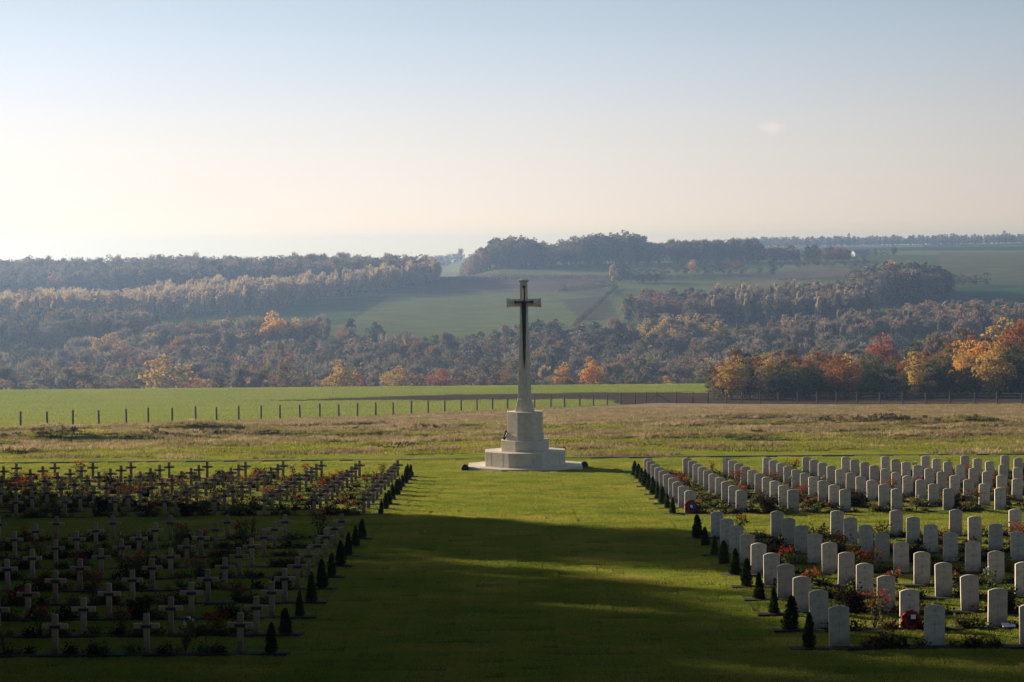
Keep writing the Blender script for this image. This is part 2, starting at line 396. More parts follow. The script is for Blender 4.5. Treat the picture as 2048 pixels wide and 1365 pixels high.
# fields on the far slopes, as ground polygons in (photo column, photo row)
FIELDS = [
    (HILLG, [(-800, 470), (3400, 440), (3400, 800), (-800, 800)]),
    (HILLG2, [(1300, 470), (3400, 440), (3400, 515), (1780, 510), (1560, 500), (1300, 505)]),
    ((.045, .07, .032), [(1600, 496), (3000, 488), (3000, 496), (1600, 503)]),
    ((.125, .12, .06), [(1880, 505), (3200, 500), (3200, 562), (1960, 562), (1880, 548)]),
    (HILLG2, [(700, 508), (935, 512), (1320, 524), (1700, 520), (1700, 545), (1150, 552), (880, 545), (700, 545)]),
    (HILLB, [(560, 600), (700, 552), (880, 548), (1190, 552), (1235, 560), (1220, 584), (800, 586)]),
    (HILLB, [(1430, 548), (1700, 538), (1720, 556), (1560, 562), (1430, 560)]),
    (HILLG2, [(380, 640), (560, 602), (800, 586), (1215, 584), (1260, 600), (1240, 670), (880, 690), (600, 665)]),
    ((.085, .115, .05), [(470, 640), (620, 600), (780, 592), (700, 645), (600, 660)]),
    (HILLG2, [(1200, 560), (1430, 562), (1700, 560), (1700, 585), (1250, 590)]),
    ((.05, .10, .04), [(1820, 575), (3200, 560), (3200, 640), (1820, 640)]),  # copse shadow painted in: ground colour darkened where its shade falls
    ((.19, .18, .15), [(1168, 642), (1262, 660), (1262, 664), (1168, 646)]),
    ((.19, .18, .15), [(1214, 560), (1221, 562), (1216, 590), (1209, 588)]),
    ((.11, .10, .06), [(1120, 600), (1215, 592), (1240, 640), (1160, 640)]),
    ((.10, .125, .05), [(1240, 590), (1420, 585), (1430, 600), (1260, 625)]),
    ((.17, .15, .09), [(900, 528), (1300, 526), (1300, 532), (900, 535)]),
    ((.12, .13, .09), [(30, 712), (110, 712), (110, 735), (30, 735)]),
]
def build_terrain():
    us = np.concatenate([np.linspace(-3800, -300, 70), np.linspace(-290, 2350, 380), np.linspace(2360, 6000, 70)])
    ds = np.concatenate([np.linspace(6, 124, 60), np.linspace(124.4, 250, 300), np.linspace(251, 520, 200), np.geomspace(523, 1650, 240), np.geomspace(1665, 3150, 60)])
    U, D = np.meshgrid(us, ds)
    X = np.clip((U - 1019) * D / F, -5000, 5000); Y = D.copy()
    # behind and beside the camera the sheet keeps its width
    Z = ground(X, Y)
    n, m = U.shape
    V = np.stack([X, Y, Z], -1).reshape(-1, 3)
    idx = np.arange(n * m).reshape(n, m)
    Fq = np.stack([idx[:-1, :-1], idx[:-1, 1:], idx[1:, 1:], idx[1:, :-1]], -1).reshape(-1, 4)
    # land colours
    Yp = 505 + F * (CAMZ - Z) / D
    a = -ROLL
    Xi = 1024 + (U - 1024) + a * (Yp - 682.5); Yi = 682.5 + (Yp - 682.5) - a * (U - 1024)
    col = np.zeros((n, m, 3)); col[:] = GRASS
    nb = fbm(X / 6, Y / 6, 21)
    def put(mask, c, soft=None):
        col[mask] = c
    rough = (D > 138) & (D < 262)
    k = np.clip((fbm(X / 9, Y / 4, 31) - .36) * 5, 0, 1) * sstep(136, 165, D)
    dry = np.array(DRY) * (0.8 + .4 * vnoise(X / 2, Y / 1.2, 7))[..., None]
    gr = np.array((.085, .10, .02))
    mixc_ = gr * (1 - k[..., None]) + dry * k[..., None]
    col[rough] = mixc_[rough]
    # fence line distance by column
    fl = np.interp(U, [-3000, 38, 750, 1313, 1995, 5000], [60, 230, 284, 372, 329, 180]) + (fbm(X / 5, Y / 5, 4) - .5) * 5
    crest = (D > 225) & (D < fl)
    strw = np.array((.30, .23, .15)) * (0.85 + .3 * vnoise(X / 3, Y / 3, 8))[..., None]
    col[crest] = strw[crest]
    fld = (D >= fl) & (D < 560)
    col[fld] = GREEN
    # ploughed strip behind the fence on the right, narrowing to the left between two green fields
    lo = np.interp(U, [-500, 500, 540, 1190, 1260, 2400], [1e4, 1e4, 398, 392, 330, 200])
    hi = np.interp(U, [-500, 500, 540, 900, 1250, 1420, 2400], [1e4, 1e4, 400, 424, 428, 420, 600])
    pl = (D >= np.maximum(lo, fl)) & (D < hi) & (D < 600)
    col[pl] = PLOUGH
    far = D >= 600
    for c, poly in FIELDS:
        mk = far & inpoly(Xi, Yi, poly); col[mk] = c
    me = mesh_np('terrain', V, Fq, [M['ground']], smooth=True)
    ca = me.color_attributes.new('landcolour', 'FLOAT_COLOR', 'POINT')
    ca.data.foreach_set('color', np.concatenate([col.reshape(-1, 3), np.ones((n * m, 1))], 1).astype(np.float32).ravel())
    o = link('hills_and_fields', me); tag(o, kind='structure')
build_terrain()
# lawn under and behind the camera
def near_lawn():
    V = [(-400, -400, 400 * SLOPE - .01), (400, -400, 400 * SLOPE - .01), (400, 6.5, -6.5 * SLOPE - .01), (-400, 6.5, -6.5 * SLOPE - .01)]
    me = mesh_np('lawn', V, [(0, 1, 2, 3)], [M['ground']])
    ca = me.color_attributes.new('landcolour', 'FLOAT_COLOR', 'POINT')
    ca.data.foreach_set('color', np.tile(np.array((*GRASS, 1), np.float32), 4))
    tag(link('lawn', me), kind='structure')
near_lawn()

# geometry-node scatter of one source object over the points of a mesh
def scatter(name, pts, sources, label, cat, smin=.8, smax=1.2, seed=0, full_rot=True, scales=None):
    """pts (n,3); sources: unlinked objects picked at random per point"""
    col = bpy.data.collections.new(name + '_source')
    for s in sources: col.objects.link(s)
    pts = np.asarray(pts, np.float32)
    me = bpy.data.meshes.new(name); me.vertices.add(len(pts)); me.vertices.foreach_set('co', pts.ravel()); me.update()
    rr = np.random.default_rng(seed)
    for an, arr in (('sc', rr.uniform(smin, smax, len(pts)) if scales is None else np.asarray(scales)), ('rz', rr.uniform(0, 6.283, len(pts)) if full_rot else rr.integers(0, 4, len(pts)) * math.pi / 2)):
        at_ = me.attributes.new(an, 'FLOAT', 'POINT'); at_.data.foreach_set('value', arr.astype(np.float32))
    at_ = me.attributes.new('pick', 'INT', 'POINT'); at_.data.foreach_set('value', rr.integers(0, len(sources), len(pts)).astype(np.int32))
    o = link(name, me); tag(o, label, cat, kind='stuff')
    ng = bpy.data.node_groups.new(name, 'GeometryNodeTree')
    ng.interface.new_socket('Geometry', in_out='INPUT', socket_type='NodeSocketGeometry')
    ng.interface.new_socket('Geometry', in_out='OUTPUT', socket_type='NodeSocketGeometry')
    N = ng.nodes; L = ng.links
    gi = N.new('NodeGroupInput'); go = N.new('NodeGroupOutput')
    ci = N.new('GeometryNodeCollectionInfo'); ci.inputs['Collection'].default_value = col
    ci.inputs['Separate Children'].default_value = True; ci.inputs['Reset Children'].default_value = True
    ip = N.new('GeometryNodeInstanceOnPoints'); ip.inputs['Pick Instance'].default_value = True
    def attr(n, t):
        a = N.new('GeometryNodeInputNamedAttribute'); a.data_type = t; a.inputs['Name'].default_value = n; return a.outputs['Attribute']
    cb = N.new('ShaderNodeCombineXYZ'); L.new(attr('rz', 'FLOAT'), cb.inputs['Z'])
    L.new(gi.outputs[0], ip.inputs['Points']); L.new(ci.outputs[0], ip.inputs['Instance'])
    L.new(attr('pick', 'INT'), ip.inputs['Instance Index']); L.new(cb.outputs[0], ip.inputs['Rotation']); L.new(attr('sc', 'FLOAT'), ip.inputs['Scale'])
    L.new(ip.outputs[0], go.inputs[0])
    md = o.modifiers.new('scatter', 'NODES'); md.node_group = ng
    return o

# ------------------------------------------------------------------ grass
def blade_patch(name, n, size, hmin, hmax, w, mat, lean=.5, clump=0, sl=True):
    p = rng.uniform(-size / 2, size / 2, (n, 2))
    if clump:
        cc = rng.uniform(-size / 2, size / 2, (clump, 2)); p = cc[rng.integers(0, clump, n)] + rng.normal(0, size * .035, (n, 2))
    h = rng.uniform(hmin, hmax, n); a = rng.uniform(0, 6.283, n); la = rng.uniform(0, 6.283, n); l = rng.uniform(0, lean, n) * h
    base = np.stack([p[:, 0], p[:, 1], -p[:, 1] * (SLOPE if sl else 0) - .005], 1)
    wv = np.stack([np.cos(a), np.sin(a), np.zeros(n)], 1) * (w / 2)
    tip = base + np.stack([np.cos(la) * l, np.sin(la) * l, h], 1)
    V = np.stack([base - wv, base + wv, tip], 1).reshape(-1, 3)
    me = mesh_np(name, V, np.arange(3 * n).reshape(-1, 3), [mat])
    return bpy.data.objects.new(name, me)

def lawn_grass():
    srcs = [blade_patch('grass_patch', 4200, 1.3, .015, .042, .011, M['lawn_blade'], .9) for _ in range(5)]
    xs = []
    for y in np.arange(36.5, 124.9, 1.0):
        hw = .235 * y + 9
        for x in np.arange(-math.ceil(hw) + .5, math.ceil(hw) + .5, 1.0):
            xs.append((x, y, -SLOPE * y))
    for y in np.arange(127.2, 142, 1.0):
        hw = .235 * y + 9
        for x in np.arange(-math.ceil(hw) + .5, math.ceil(hw) + .5, 1.0):
            if y < 137 + 4 * math.sin(x * .31): xs.append((x, y, gz(x, y)))
    scatter('lawn_grass', xs, srcs, 'short mown lawn grass between and around the graves', 'grass', 1, 1, 3, False)
lawn_grass()

def rough_grass():
    srcs = [blade_patch('rough_tuft', 480, 2.0, .06, .28, .03, M['tuft'], .9, 22, False) for _ in range(4)]
    pts = []
    n = 26000
    d = np.sqrt(rng.uniform(128**2, 330**2, n)); u = rng.uniform(-150, 2250, n); x = (u - 1019) * d / F
    fl = np.interp(u, [38, 750, 1313, 1995], [230, 284, 372, 329])
    ok = (d < fl) & ((fbm(x / 6, d / 3, 77) > .34 + .25 * (1 - sstep(131, 190, d))) | (d > 225))
    pts = np.stack([x, d, ground(x, d)], 1)[ok]
    n = 9000
    d = np.sqrt(rng.uniform(136**2, 225**2, n)); u = rng.uniform(-150, 2250, n); x = (u - 1019) * d / F
    short = [blade_patch('rough_patch', 700, 2.6, .03, .11, .03, M['rough_green'], .8, 0, False) for _ in range(3)]
    ok2 = fbm(x / 8, d / 4, 78) > .30 + .16 * sstep(150, 200, d)
    scatter('meadow_grass', np.stack([x, d, ground(x, d)], 1)[ok2], short, 'short green and yellow grass among the tussocks', 'grass', .8, 1.3, 6)
    scatter('rough_grass', pts, srcs, 'dry tussock grass on the uneven ground before the fence', 'grass', .7, 1.3, 5)
rough_grass()

def crop():
    srcs = [blade_patch('crop_patch', 1000, 4.4, .10, .2, .05, M['crop'], .6, 0, False) for _ in range(3)]
    xg, dg = np.meshgrid(np.arange(-135, 150, 3.1), np.arange(226, 562, 3.1))
    x = xg.ravel() + rng.uniform(-.6, .6, xg.size); d = dg.ravel() + rng.uniform(-.6, .6, xg.size); u = 1019 + F * x / d
    fl = np.interp(u, [-3000, 38, 750, 1313, 1995], [60, 230, 284, 372, 329]) + 2.5
    lo = np.interp(u, [500, 540, 1190, 1260, 2400], [1e4, 398, 392, 330, 200]); hi = np.interp(u, [540, 900, 1250, 1420, 2400], [400, 424, 428, 420, 600])
    ok = (d > fl) & (np.mod(d + .2 * x, 27) > 2.6) & ~((d > lo - 2) & (d < hi + 2)) & (u > -260) & (u < 2160)
    scatter('young_crop', np.stack([x, d, ground(x, d)], 1)[ok], srcs, 'young green crop growing in the field beyond the fence', 'crop', .9, 1.1, 15)
crop()

# ------------------------------------------------------------------ the Cross of Sacrifice
def octa(cx, cy, z, r, rot=math.pi / 8, sx=1.0, sy=1.0):
    """octagon ring, r = half width across flats"""
    k = r / math.cos(math.pi / 8)
    return [(cx + sx * k * math.cos(rot + i * math.pi / 4), cy + sy * k * math.sin(rot + i * math.pi / 4), z) for i in range(8)]

XC, YC = 0.70, 115.0
def stone_cross():
    z0 = gz(XC, 112.3) - .01
    root = empty('memorial_cross', (XC, YC, z0))
    tag(root, 'tall pale stone cross with dark sword on stepped octagonal base', 'memorial')
    def step(name, z1, z2, r1, r2=None, bev=.012):
        mb = MB(); mb.loft([octa(0, 0, z1, r1), octa(0, 0, z2, r2 or r1)])
        return mb.build(name, M['stone'], root, bevel=bev)
    step('base_slab', -.35, .12, 2.70)
    step('step', .12, .80, 1.90)
    step('step', .80, 1.31, 1.125)
    step('step', 1.31, 1.60, .89)
    step('plinth', 1.60, 2.66, .845)
    mb = MB()
    for z1, z2, r1, per in ((.12, .80, 1.90, 2), (.80, 1.31, 1.125, 1), (1.60, 2.66, .845, 1)):
        for i in range(8):
            a = i * math.pi / 4; half_ = r1 * math.tan(math.pi / 8)
            for k in range(per):
                tt = 0 if per == 1 else (-.5 + k) * half_
                if per == 1 and i % 2: continue
                cx, cy = (r1 + .0005) * math.cos(a) - tt * math.sin(a), (r1 + .0005) * math.sin(a) + tt * math.cos(a)
                mb = MB(); mb.box((cx, cy, (z1 + z2) / 2), (.006, .010, z2 - z1 - .03), a); mb.build('joint', M['carving'], root)
    # shaft: flared foot, entasis, head
    mb = MB()
    prof = [(2.66, .455), (2.80, .435), (3.20, .335), (3.24, .355), (3.27, .325), (4.0, .300), (5.6, .250), (7.2, .205), (7.62, .195), (8.75, .180), (8.80, .180)]
    mb.loft([octa(0, 0, z, r, sy=.82) for z, r in prof])
    mb.build('shaft', M['stone'], root)
    mb = MB(); mb.loft([octa(0, 0, 8.80, .19, sy=.85), octa(0, 0, 8.84, .235, sy=.85), octa(0, 0, 8.91, .235, sy=.85), octa(0, 0, 8.94, .20, sy=.85)]); mb.build('cap', M['stone'], root)
    for s in (-1, 1):
        mb = MB()
        def rg(x, r): return [(x, .82 * y, 7.83 + z) for y, z in [(r / math.cos(math.pi / 8) * math.cos(math.pi / 8 + i * math.pi / 4), r / math.cos(math.pi / 8) * math.sin(math.pi / 8 + i * math.pi / 4)) for i in range(8)]]
        rs = [(s * .15, .182), (s * .70, .197), (s * .76, .225), (s * .82, .225)]
        rr_ = [rg(x, r) for x, r in rs]
        if s < 0: rr_ = [list(reversed(r)) for r in rr_]
        mb.loft(rr_); mb.build('arm', M['stone'], root)
    # bronze sword, point down, on the face towards the graves
    sw = link('sword', None, root); bpy.data.objects.remove(sw)
    yf = -.225
    mb = MB()
    def blade(z, w, y): return [(-w, y, z), (0, y - .05, z), (w, y, z), (0, y + .06, z)]
    mb.loft([blade(4.72, .006, -.268), blade(5.2, .05, -.262), blade(6.5, .085, -.225), blade(7.85, .115, -.200)])
    sword = mb.build('sword', M['bronze'], root)
    mb = MB(); mb.box((0, -.215, 7.87), (.80, .08, .075))
    for s in (-1, 1):
        mb.loft([[(s * .40 + .055 * math.cos(a) * 1.0, -.215 + dy, 7.87 + .085 * math.sin(a)) for a in [i * math.pi / 4 for i in range(8)]] for dy in (-.05, .05)])
    mb.build('crossguard', M['bronze'], sword)
    mb = MB(); mb.tube((0, -.21, 7.9), (0, -.21, 8.55), .05, .045, 8)
    mb.loft([[(.08 * math.cos(a), -.21 + dy, 8.58 + .09 * math.sin(a)) for a in [i * math.pi / 4 for i in range(8)]] for dy in (-.045, .045)])
    mb.tube((0, -.21, 8.6), (0, -.21, 8.74), .035, .012, 6)
    mb.build('grip', M['bronze'], sword)
    return root
stone_cross()

# ------------------------------------------------------------------ grave markers
def headstone_proto():
    root = empty('headstone', (0, 0, 0))
    w, h, t = .19, .81, .038
    n = 9
    prof = [(-w, -.1), (w, -.1), (w, h - .045)] + [(w * math.cos(math.pi * (i / n)) if 0 < i < n else (w if i == 0 else -w), h - .045 + .045 * math.sin(math.pi * i / n) ** .8) for i in range(1, n)] + [(-w, h - .045)]
    xs = np.linspace(w, -w, 11)
    prof = [(-w, -.1), (w, -.1)] + [(x, h - .05 + .05 * (1 - (x / w) ** 2)) for x in xs]
    mb = MB(); mb.loft([[(x, y, z) for x, z in prof] for y in (-t, t)])
    mb.f[-2] = mb.f[-2]
    me = mb.mesh('slab', M['gravestone'], bevel=.006)
    link('slab', me, root)
    # faint carved lines of writing and the cut outline cross
    mb = MB(); y = -t - .0015
    for (x, z, dx, dz) in ((0, .70, .045, .05), (0, .615, .16, .008), (0, .585, .20, .006), (0, .40, .020, .26), (0, .45, .14, .022), (0, .20, .18, .006)):
        mb.box((x, y, z), (dx, .003, dz))
    mb.build('carving', M['carving'], root)
    return root

def cross_proto():
    root = empty('grave_cross', (0, 0, 0))
    mb = MB(); mb.box((0, 0, .335), (.115, .09, .87)); mb.build('upright', M['crosstone'], root, bevel=.008)
    mb = MB()
    mb.box((0, 0, .545), (.48, .082, .095))
    mb.build('crossbar', M['crosstone'], root, bevel=.008)
    mb = MB(); mb.box((0, -.0485, .535), (.20, .006, .06)); mb.build('name_plate', M['plaque'], root)
    return root

def quads_cloud(P, size, squash=1.0, up=0.0, seed=0):
    """leaf quads centred on P (n,3), random orientation"""
    n = len(P); r_ = np.random.default_rng(seed)
    a = r_.normal(size=(n, 3)); a[:, 2] *= squash; a /= np.linalg.norm(a, axis=1)[:, None] + 1e-9
    b = r_.normal(size=(n, 3)); b -= a * (a * b).sum(1)[:, None]; b /= np.linalg.norm(b, axis=1)[:, None] + 1e-9
    s = (np.asarray(size) * r_.uniform(.6, 1.3, n))[:, None]
    a = a * s * .5; b = b * s * .38
    V = np.stack([P - a, P - b, P + a, P + b], 1).reshape(-1, 3)
    return V

def conifer_proto(seed):
    root = empty('dwarf_conifer', (0, 0, 0)); r_ = np.random.default_rng(seed)
    n = 2200; H = .74; fat = r_.uniform(.8, 1.15); pw = r_.uniform(.42, .7); lean = r_.uniform(-.05, .05, 2)
    z = r_.beta(1.05, 1.25, n) * H; ang = r_.uniform(0, 6.283, n)
    lump = 1 + .16 * np.sin(ang * 3 + z * 14 + seed) + .1 * np.sin(ang * 5 - z * 23)
    rad = (.135 * fat * np.clip(1 - z / (H * 1.02), 0, 1) ** pw * np.clip(.7 + z / .28, 0, 1)) * lump * r_.uniform(.5, 1.22, n)
    P = np.stack([rad * np.cos(ang) + lean[0] * z, rad * np.sin(ang) + lean[1] * z, z + .03], 1)
    V = quads_cloud(P, .048, 1.6, seed=seed)
    link('foliage', mesh_np('foliage', V, np.arange(len(V)).reshape(-1, 4), [M['conifer']]), root)
    mb = MB(); mb.tube((0, 0, -.05), (0, 0, .6), .018, .006, 6); mb.build('trunk', M['bark'], root)
    return root

def rose_proto(seed, H, wid, nl, nf, leaf='rose_leaf', flower='red', bare=.3):
    root = empty('rose_bush', (0, 0, 0)); r_ = np.random.default_rng(seed)
    mb = MB(); tips = []
    for k in range(7 if H > .3 else 5):
        a = r_.uniform(0, 6.283); l = r_.uniform(.3, 1) * wid
        p0 = (0, 0, -.02); p1 = (l * .45 * math.cos(a), l * .45 * math.sin(a), H * .5 * r_.uniform(.7, 1)); p2 = (l * math.cos(a), l * math.sin(a), H * r_.uniform(.75, 1))
        mb.tube(p0, p1, .009, .006, 4); mb.tube(p1, p2, .006, .003, 4); tips.append(p2)
    mb.build('stems', M['stem'], root)
    tips = np.array(tips)
    k = r_.integers(0, len(tips), nl); t = r_.uniform(bare, 1, nl)[:, None]
    P = tips[k] * t + r_.normal(0, wid * .22, (nl, 3)) * np.array([1, 1, .8]); P[:, 2] = np.abs(P[:, 2]) + .01
    V = quads_cloud(P, .055, seed=seed + 1)
    mi = np.zeros(len(V) // 4, int)
    if nf:
        k = r_.integers(0, len(tips), nf); P = tips[k] * r_.uniform(.85, 1.08, (nf, 1)) + r_.normal(0, wid * .22, (nf, 3))
        P = np.repeat(P, 6, 0) + r_.normal(0, .014, (nf * 6, 3)); P[:, 2] = np.abs(P[:, 2]) + .03
        V2 = quads_cloud(P, .042, seed=seed + 2); V = np.concatenate([V, V2]); mi = np.concatenate([mi, np.ones(len(V2) // 4, int)])
    link('foliage', mesh_np('foliage', V, np.arange(len(V)).reshape(-1, 4), [M[leaf], M[flower]], mi), root)
    return root

N_NEAR = [44.8 + 2.95 * i for i in range(10)]
N_FAR = [82.3 + 2.78 * i for i in range(10)]
ROWS = [('near', i, y) for i, y in enumerate(N_NEAR)] + [('far', i, y) for i, y in enumerate(N_FAR)]
def row_y(side, blk, i, y): return y if side == 'R' else (44.8 + 3.06 * i if blk == 'near' else 83.2 + 2.82 * i)
SP_S, SP_C = 1.765, 1.715
XS, XCR = 6.11, -5.08
def on_lawn(x, y): return Vector((x, y, -SLOPE * y))

def half(y, side): return .2 * y + 6.5 if side > 0 else .222 * y + 6.0   # frame edge with a margin

hs = headstone_proto(); gc = cross_proto()
con = [conifer_proto(s) for s in (5, 6, 7, 8, 9, 10)]
ros = {'small red-flowering plant': rose_proto(1, .22, .20, 150, 14), 'low leafy plant': rose_proto(2, .17, .22, 200, 0),
       'tall rose bush with red blooms': rose_proto(3, .62, .24, 150, 22), 'bushy rose with orange-red leaves': rose_proto(4, .42, .28, 260, 26),
       'dark round shrub': rose_proto(5, .42, .30, 900, 0, 'dark_leaf', bare=.0), 'white-flowering rose bush': rose_proto(6, .50, .16, 90, 4, flower='white'),
       'thin leggy rose bush': rose_proto(8, .58, .15, 60, 2)}
KIND_W = {'small red-flowering plant': .22, 'low leafy plant': .34, 'tall rose bush with red blooms': .10, 'bushy rose with orange-red leaves': .14, 'dark round shrub': .05, 'white-flowering rose bush': .05, 'thin leggy rose bush': .10}
SPECIAL = {('R', 'far', 0, 1): 'dark round shrub', ('R', 'near', 6, 0): 'dark round shrub', ('R', 'near', 2, 2): 'dark round shrub', ('R', 'far', 8, 0): 'bushy rose with orange-red leaves',
           ('R', 'near', 9, 0): 'tall rose bush with red blooms', ('R', 'far', 3, 1): 'bushy rose with orange-red leaves', ('L', 'near', 2, 1): 'dark round shrub',
           ('L', 'far', 6, 6): 'dark round shrub', ('R', 'near', 4, 2): 'small red-flowering plant', ('R', 'near', 0, 1): 'low leafy plant', ('R', 'near', 0, 0): 'low leafy plant',
           ('R', 'near', 7, 1): 'bushy rose with orange-red leaves', ('R', 'near', 8, 2): 'tall rose bush with red blooms', ('L', 'far', 0, 1): 'white-flowering rose bush'}
beds_plants = []
rr = random.Random(4)
for blk, i, y0 in ROWS:
    rowword = f'{ORD[i]} row of the {blk} block' if True else ''
    for side in ('R', 'L'):
        sg = 1 if side == 'R' else -1
        y = row_y(side, blk, i, y0)
        x0 = XS if side == 'R' else XCR
        sp = SP_S if side == 'R' else SP_C
        # soil bed along the row
        xa = x0 - sg * .95; xb = x0 + sg * (sp * 14 + .9)
        yb = y - .10
        mb = MB(); n = 90
        rings = []
        for k in range(n + 1):
            x = xa + (xb - xa) * k / n
            e = .012 * math.sin(k * 1.7 + i) + .008 * math.sin(k * .63)
            prof = [(yb - .25 + e, -.02), (yb - .24 + e, .042), (yb - .05, .055), (yb + .18, .05), (yb + .2 - e, -.02)]
            rings.append([(x, yy, -SLOPE * yy + zz) for yy, zz in prof])
        if sg > 0: rings = [list(reversed(r)) for r in rings]
        mb.loft(rings)
        b = mb.build('flower_bed', M['soil']); tag(b, kind='structure')
        # dwarf conifer at the aisle end
        cx = x0 - sg * .60
        c = copy_tree(con[rr.randrange(6)], on_lawn(cx, y - .12), rr.uniform(0, 6), (lambda q: (q * rr.uniform(.85, 1.15), q * rr.uniform(.85, 1.15), q))(rr.uniform(.68, .98)))
        sidew = 'right' if side == 'R' else 'left'
        tag(c, f'small dark cone-shaped conifer ending the {ORD[i]} row, {blk} {sidew} block', 'conifer', 'dwarf conifers at the row ends')
        j = 0
        while j < 15:
            x = x0 + sg * sp * j
            if abs(x) > half(y, sg) : break
            p = on_lawn(x + rr.uniform(-.012, .012), y + rr.uniform(-.02, .02))
            if side == 'R':
                o = copy_tree(hs, p, rr.uniform(-.03, .03)); o.rotation_euler.x = rr.uniform(-.02, .02); o.rotation_euler.y = rr.uniform(-.018, .018)
                extra = ''
                tag(o, f'pale round-topped headstone, {ORD[i]} row of the {blk} right block, {ORD[j]} from the aisle', 'headstone', 'headstones in rows right of the aisle')
            else:
                o = copy_tree(gc, p, rr.uniform(-.04, .04)); o.rotation_euler.y = rr.uniform(-.02, .02); o.rotation_euler.x = rr.uniform(-.015, .015)
                tag(o, f'grey stone cross with name plate, {ORD[i]} row of {blk} left block, {ORD[j]} from aisle', 'grave cross', 'stone crosses in rows left of the aisle')
            # a plant in the gap beyond this marker
            gx = x + sg * sp * rr.uniform(.35, .65)
            if abs(gx) < half(y, sg):
                key = (side, blk, i, j)
                if key in SPECIAL: kd = SPECIAL[key]
                else:
                    kd = rr.choices(list(KIND_W), list(KIND_W.values()))[0]
                if key in SPECIAL or rr.random() < .82:
                    q = copy_tree(ros[kd], on_lawn(gx, y - .12) + Vector((0, 0, .045)), rr.uniform(0, 6), rr.uniform(.9, 1.35))
                    what = 'headstone' if side == 'R' else 'cross'
                    tag(q, f'{kd} beyond {ORD[j]} {what} of {ORD[i]} row, {blk} {sidew} block', 'plant', 'roses and plants in the grave beds')
            # low bedding plants
            for _ in range(9):
                if rr.random() < .85: beds_plants.append(on_lawn(x + sg * rr.uniform(.2, sp - .2), y - .12 + rr.uniform(-.1, .06)) + Vector((0, 0, .05)))
            j += 1
for o in [hs, gc] + con + list(ros.values()): drop_tree(o)
def low_plant(seed, m):
    r_ = np.random.default_rng(seed); P = r_.normal(0, .06, (110, 3)); P[:, 2] = np.abs(P[:, 2]) * .9
    V = quads_cloud(P, .04, seed=seed)
    return bpy.data.objects.new('low_plant', mesh_np('low_plant', V, np.arange(len(V)).reshape(-1, 4), [M[m]]))
scatter('bedding_plants', [tuple(p) for p in beds_plants], [low_plant(3, 'rose_leaf'), low_plant(4, 'dark_leaf'), low_plant(5, 'rose_leaf')], 'low leafy bedding plants along the soil beds', 'plants', .7, 1.9, 8)

lf = []
for _ in range(260):
    y = rr.uniform(42, 110); x = rr.uniform(-4, 5.5) * 1.0; lf.append(on_lawn(x, y) + Vector((0, 0, .045)))
def leaf_obj(seed):
    V = quads_cloud(np.array([[0, 0, 0.]]), .055, 3.0, seed=seed)
    return bpy.data.objects.new('leaf', mesh_np('leaf', V, np.arange(4).reshape(-1, 4), [M['f_leaf']]))
M['f_leaf'] = leafy('fallen_leaf', [(.35, .28, .16), (.28, .16, .06), (.45, .40, .30)], .2, 1, 1)
scatter('fallen_leaves', [tuple(p) for p in lf], [leaf_obj(1), leaf_obj(2), leaf_obj(3)], 'scattered fallen leaves on the lawn', 'leaves', .5, 1.2, 12)

# wreaths, card and two small black domed boxes
def ring_mesh(name, mat, Rr, r, nseg=40, lump=.45, seed=1):
    r_ = random.Random(seed); mb = MB(); rings = []
    V = []; Fq = []
    m = 10
    for i in range(nseg):
        a = 2 * math.pi * i / nseg
        for k in range(m):
            b = 2 * math.pi * k / m; q = r * (1 + lump * r_.uniform(-1, 1))
            V.append(((Rr + q * math.cos(b)) * math.cos(a), q * math.sin(b) * .6, (Rr + q * math.cos(b)) * math.sin(a)))
    for i in range(nseg):
        for k in range(m):
            Fq.append((i * m + k, ((i + 1) % nseg) * m + k, ((i + 1) % nseg) * m + (k + 1) % m, i * m + (k + 1) % m))
    return mesh_np(name, V, Fq, [mat])
def wreath(loc, label, rr_=.145, rb=.055, style=0, tilt=-.22, rz=0):
    root = empty('wreath', loc, rz); root.rotation_euler.x = tilt
    tag(root, label, 'wreath')
    o = link('ring', ring_mesh('ring', M['poppy'], rr_, rb, seed=style), root, (0, 0, rr_ + rb))
    mb = MB(); n = 20
    mb.loft([[(rr_ * .98 * math.cos(2 * math.pi * i / n), y, rr_ + rb + rr_ * .98 * math.sin(2 * math.pi * i / n)) for i in range(n)] for y in (-.008, .008)])
    mb.build('backing', M['black'], root)
    if style == 0:
        mb = MB(); mb.box((.04, -.052, rr_ + rb + .07), (.095, .006, .085)); mb.build('card', M['card'], root)
    else:
        mb = MB(); mb.box((.06, -.030, rr_ + rb), (.13, .02, .27)); mb.build('ribbon', M['ribbon'], root)
        mb = MB(); mb.box((.0, -.045, rr_ + rb + .03), (.08, .006, .09)); mb.build('card', M['card'], root)
    return root
p = on_lawn(XS + SP_S * 1 + .02, N_NEAR[1] - .2)
wreath(p, 'red poppy wreath with white card leaning on a front headstone', .14, .06, 0)
p = on_lawn(XS + .04, N_FAR[0] - .2)
wreath(p, 'round wreath with blue ribbon and white card against an aisle-side headstone', .17, .07, 1)
b = MB(); b.box((0, 0, 0), (.26, .18, .012)); o = b.build('memorial_card', M['card'])
o.location = on_lawn(XS + SP_S * 2 + .17, N_NEAR[1] - .22) + Vector((0, 0, .10)); o.rotation_euler = (.28, 0, .1)
tag(o, 'white card lying on the soil at the foot of a right-hand headstone', 'card')

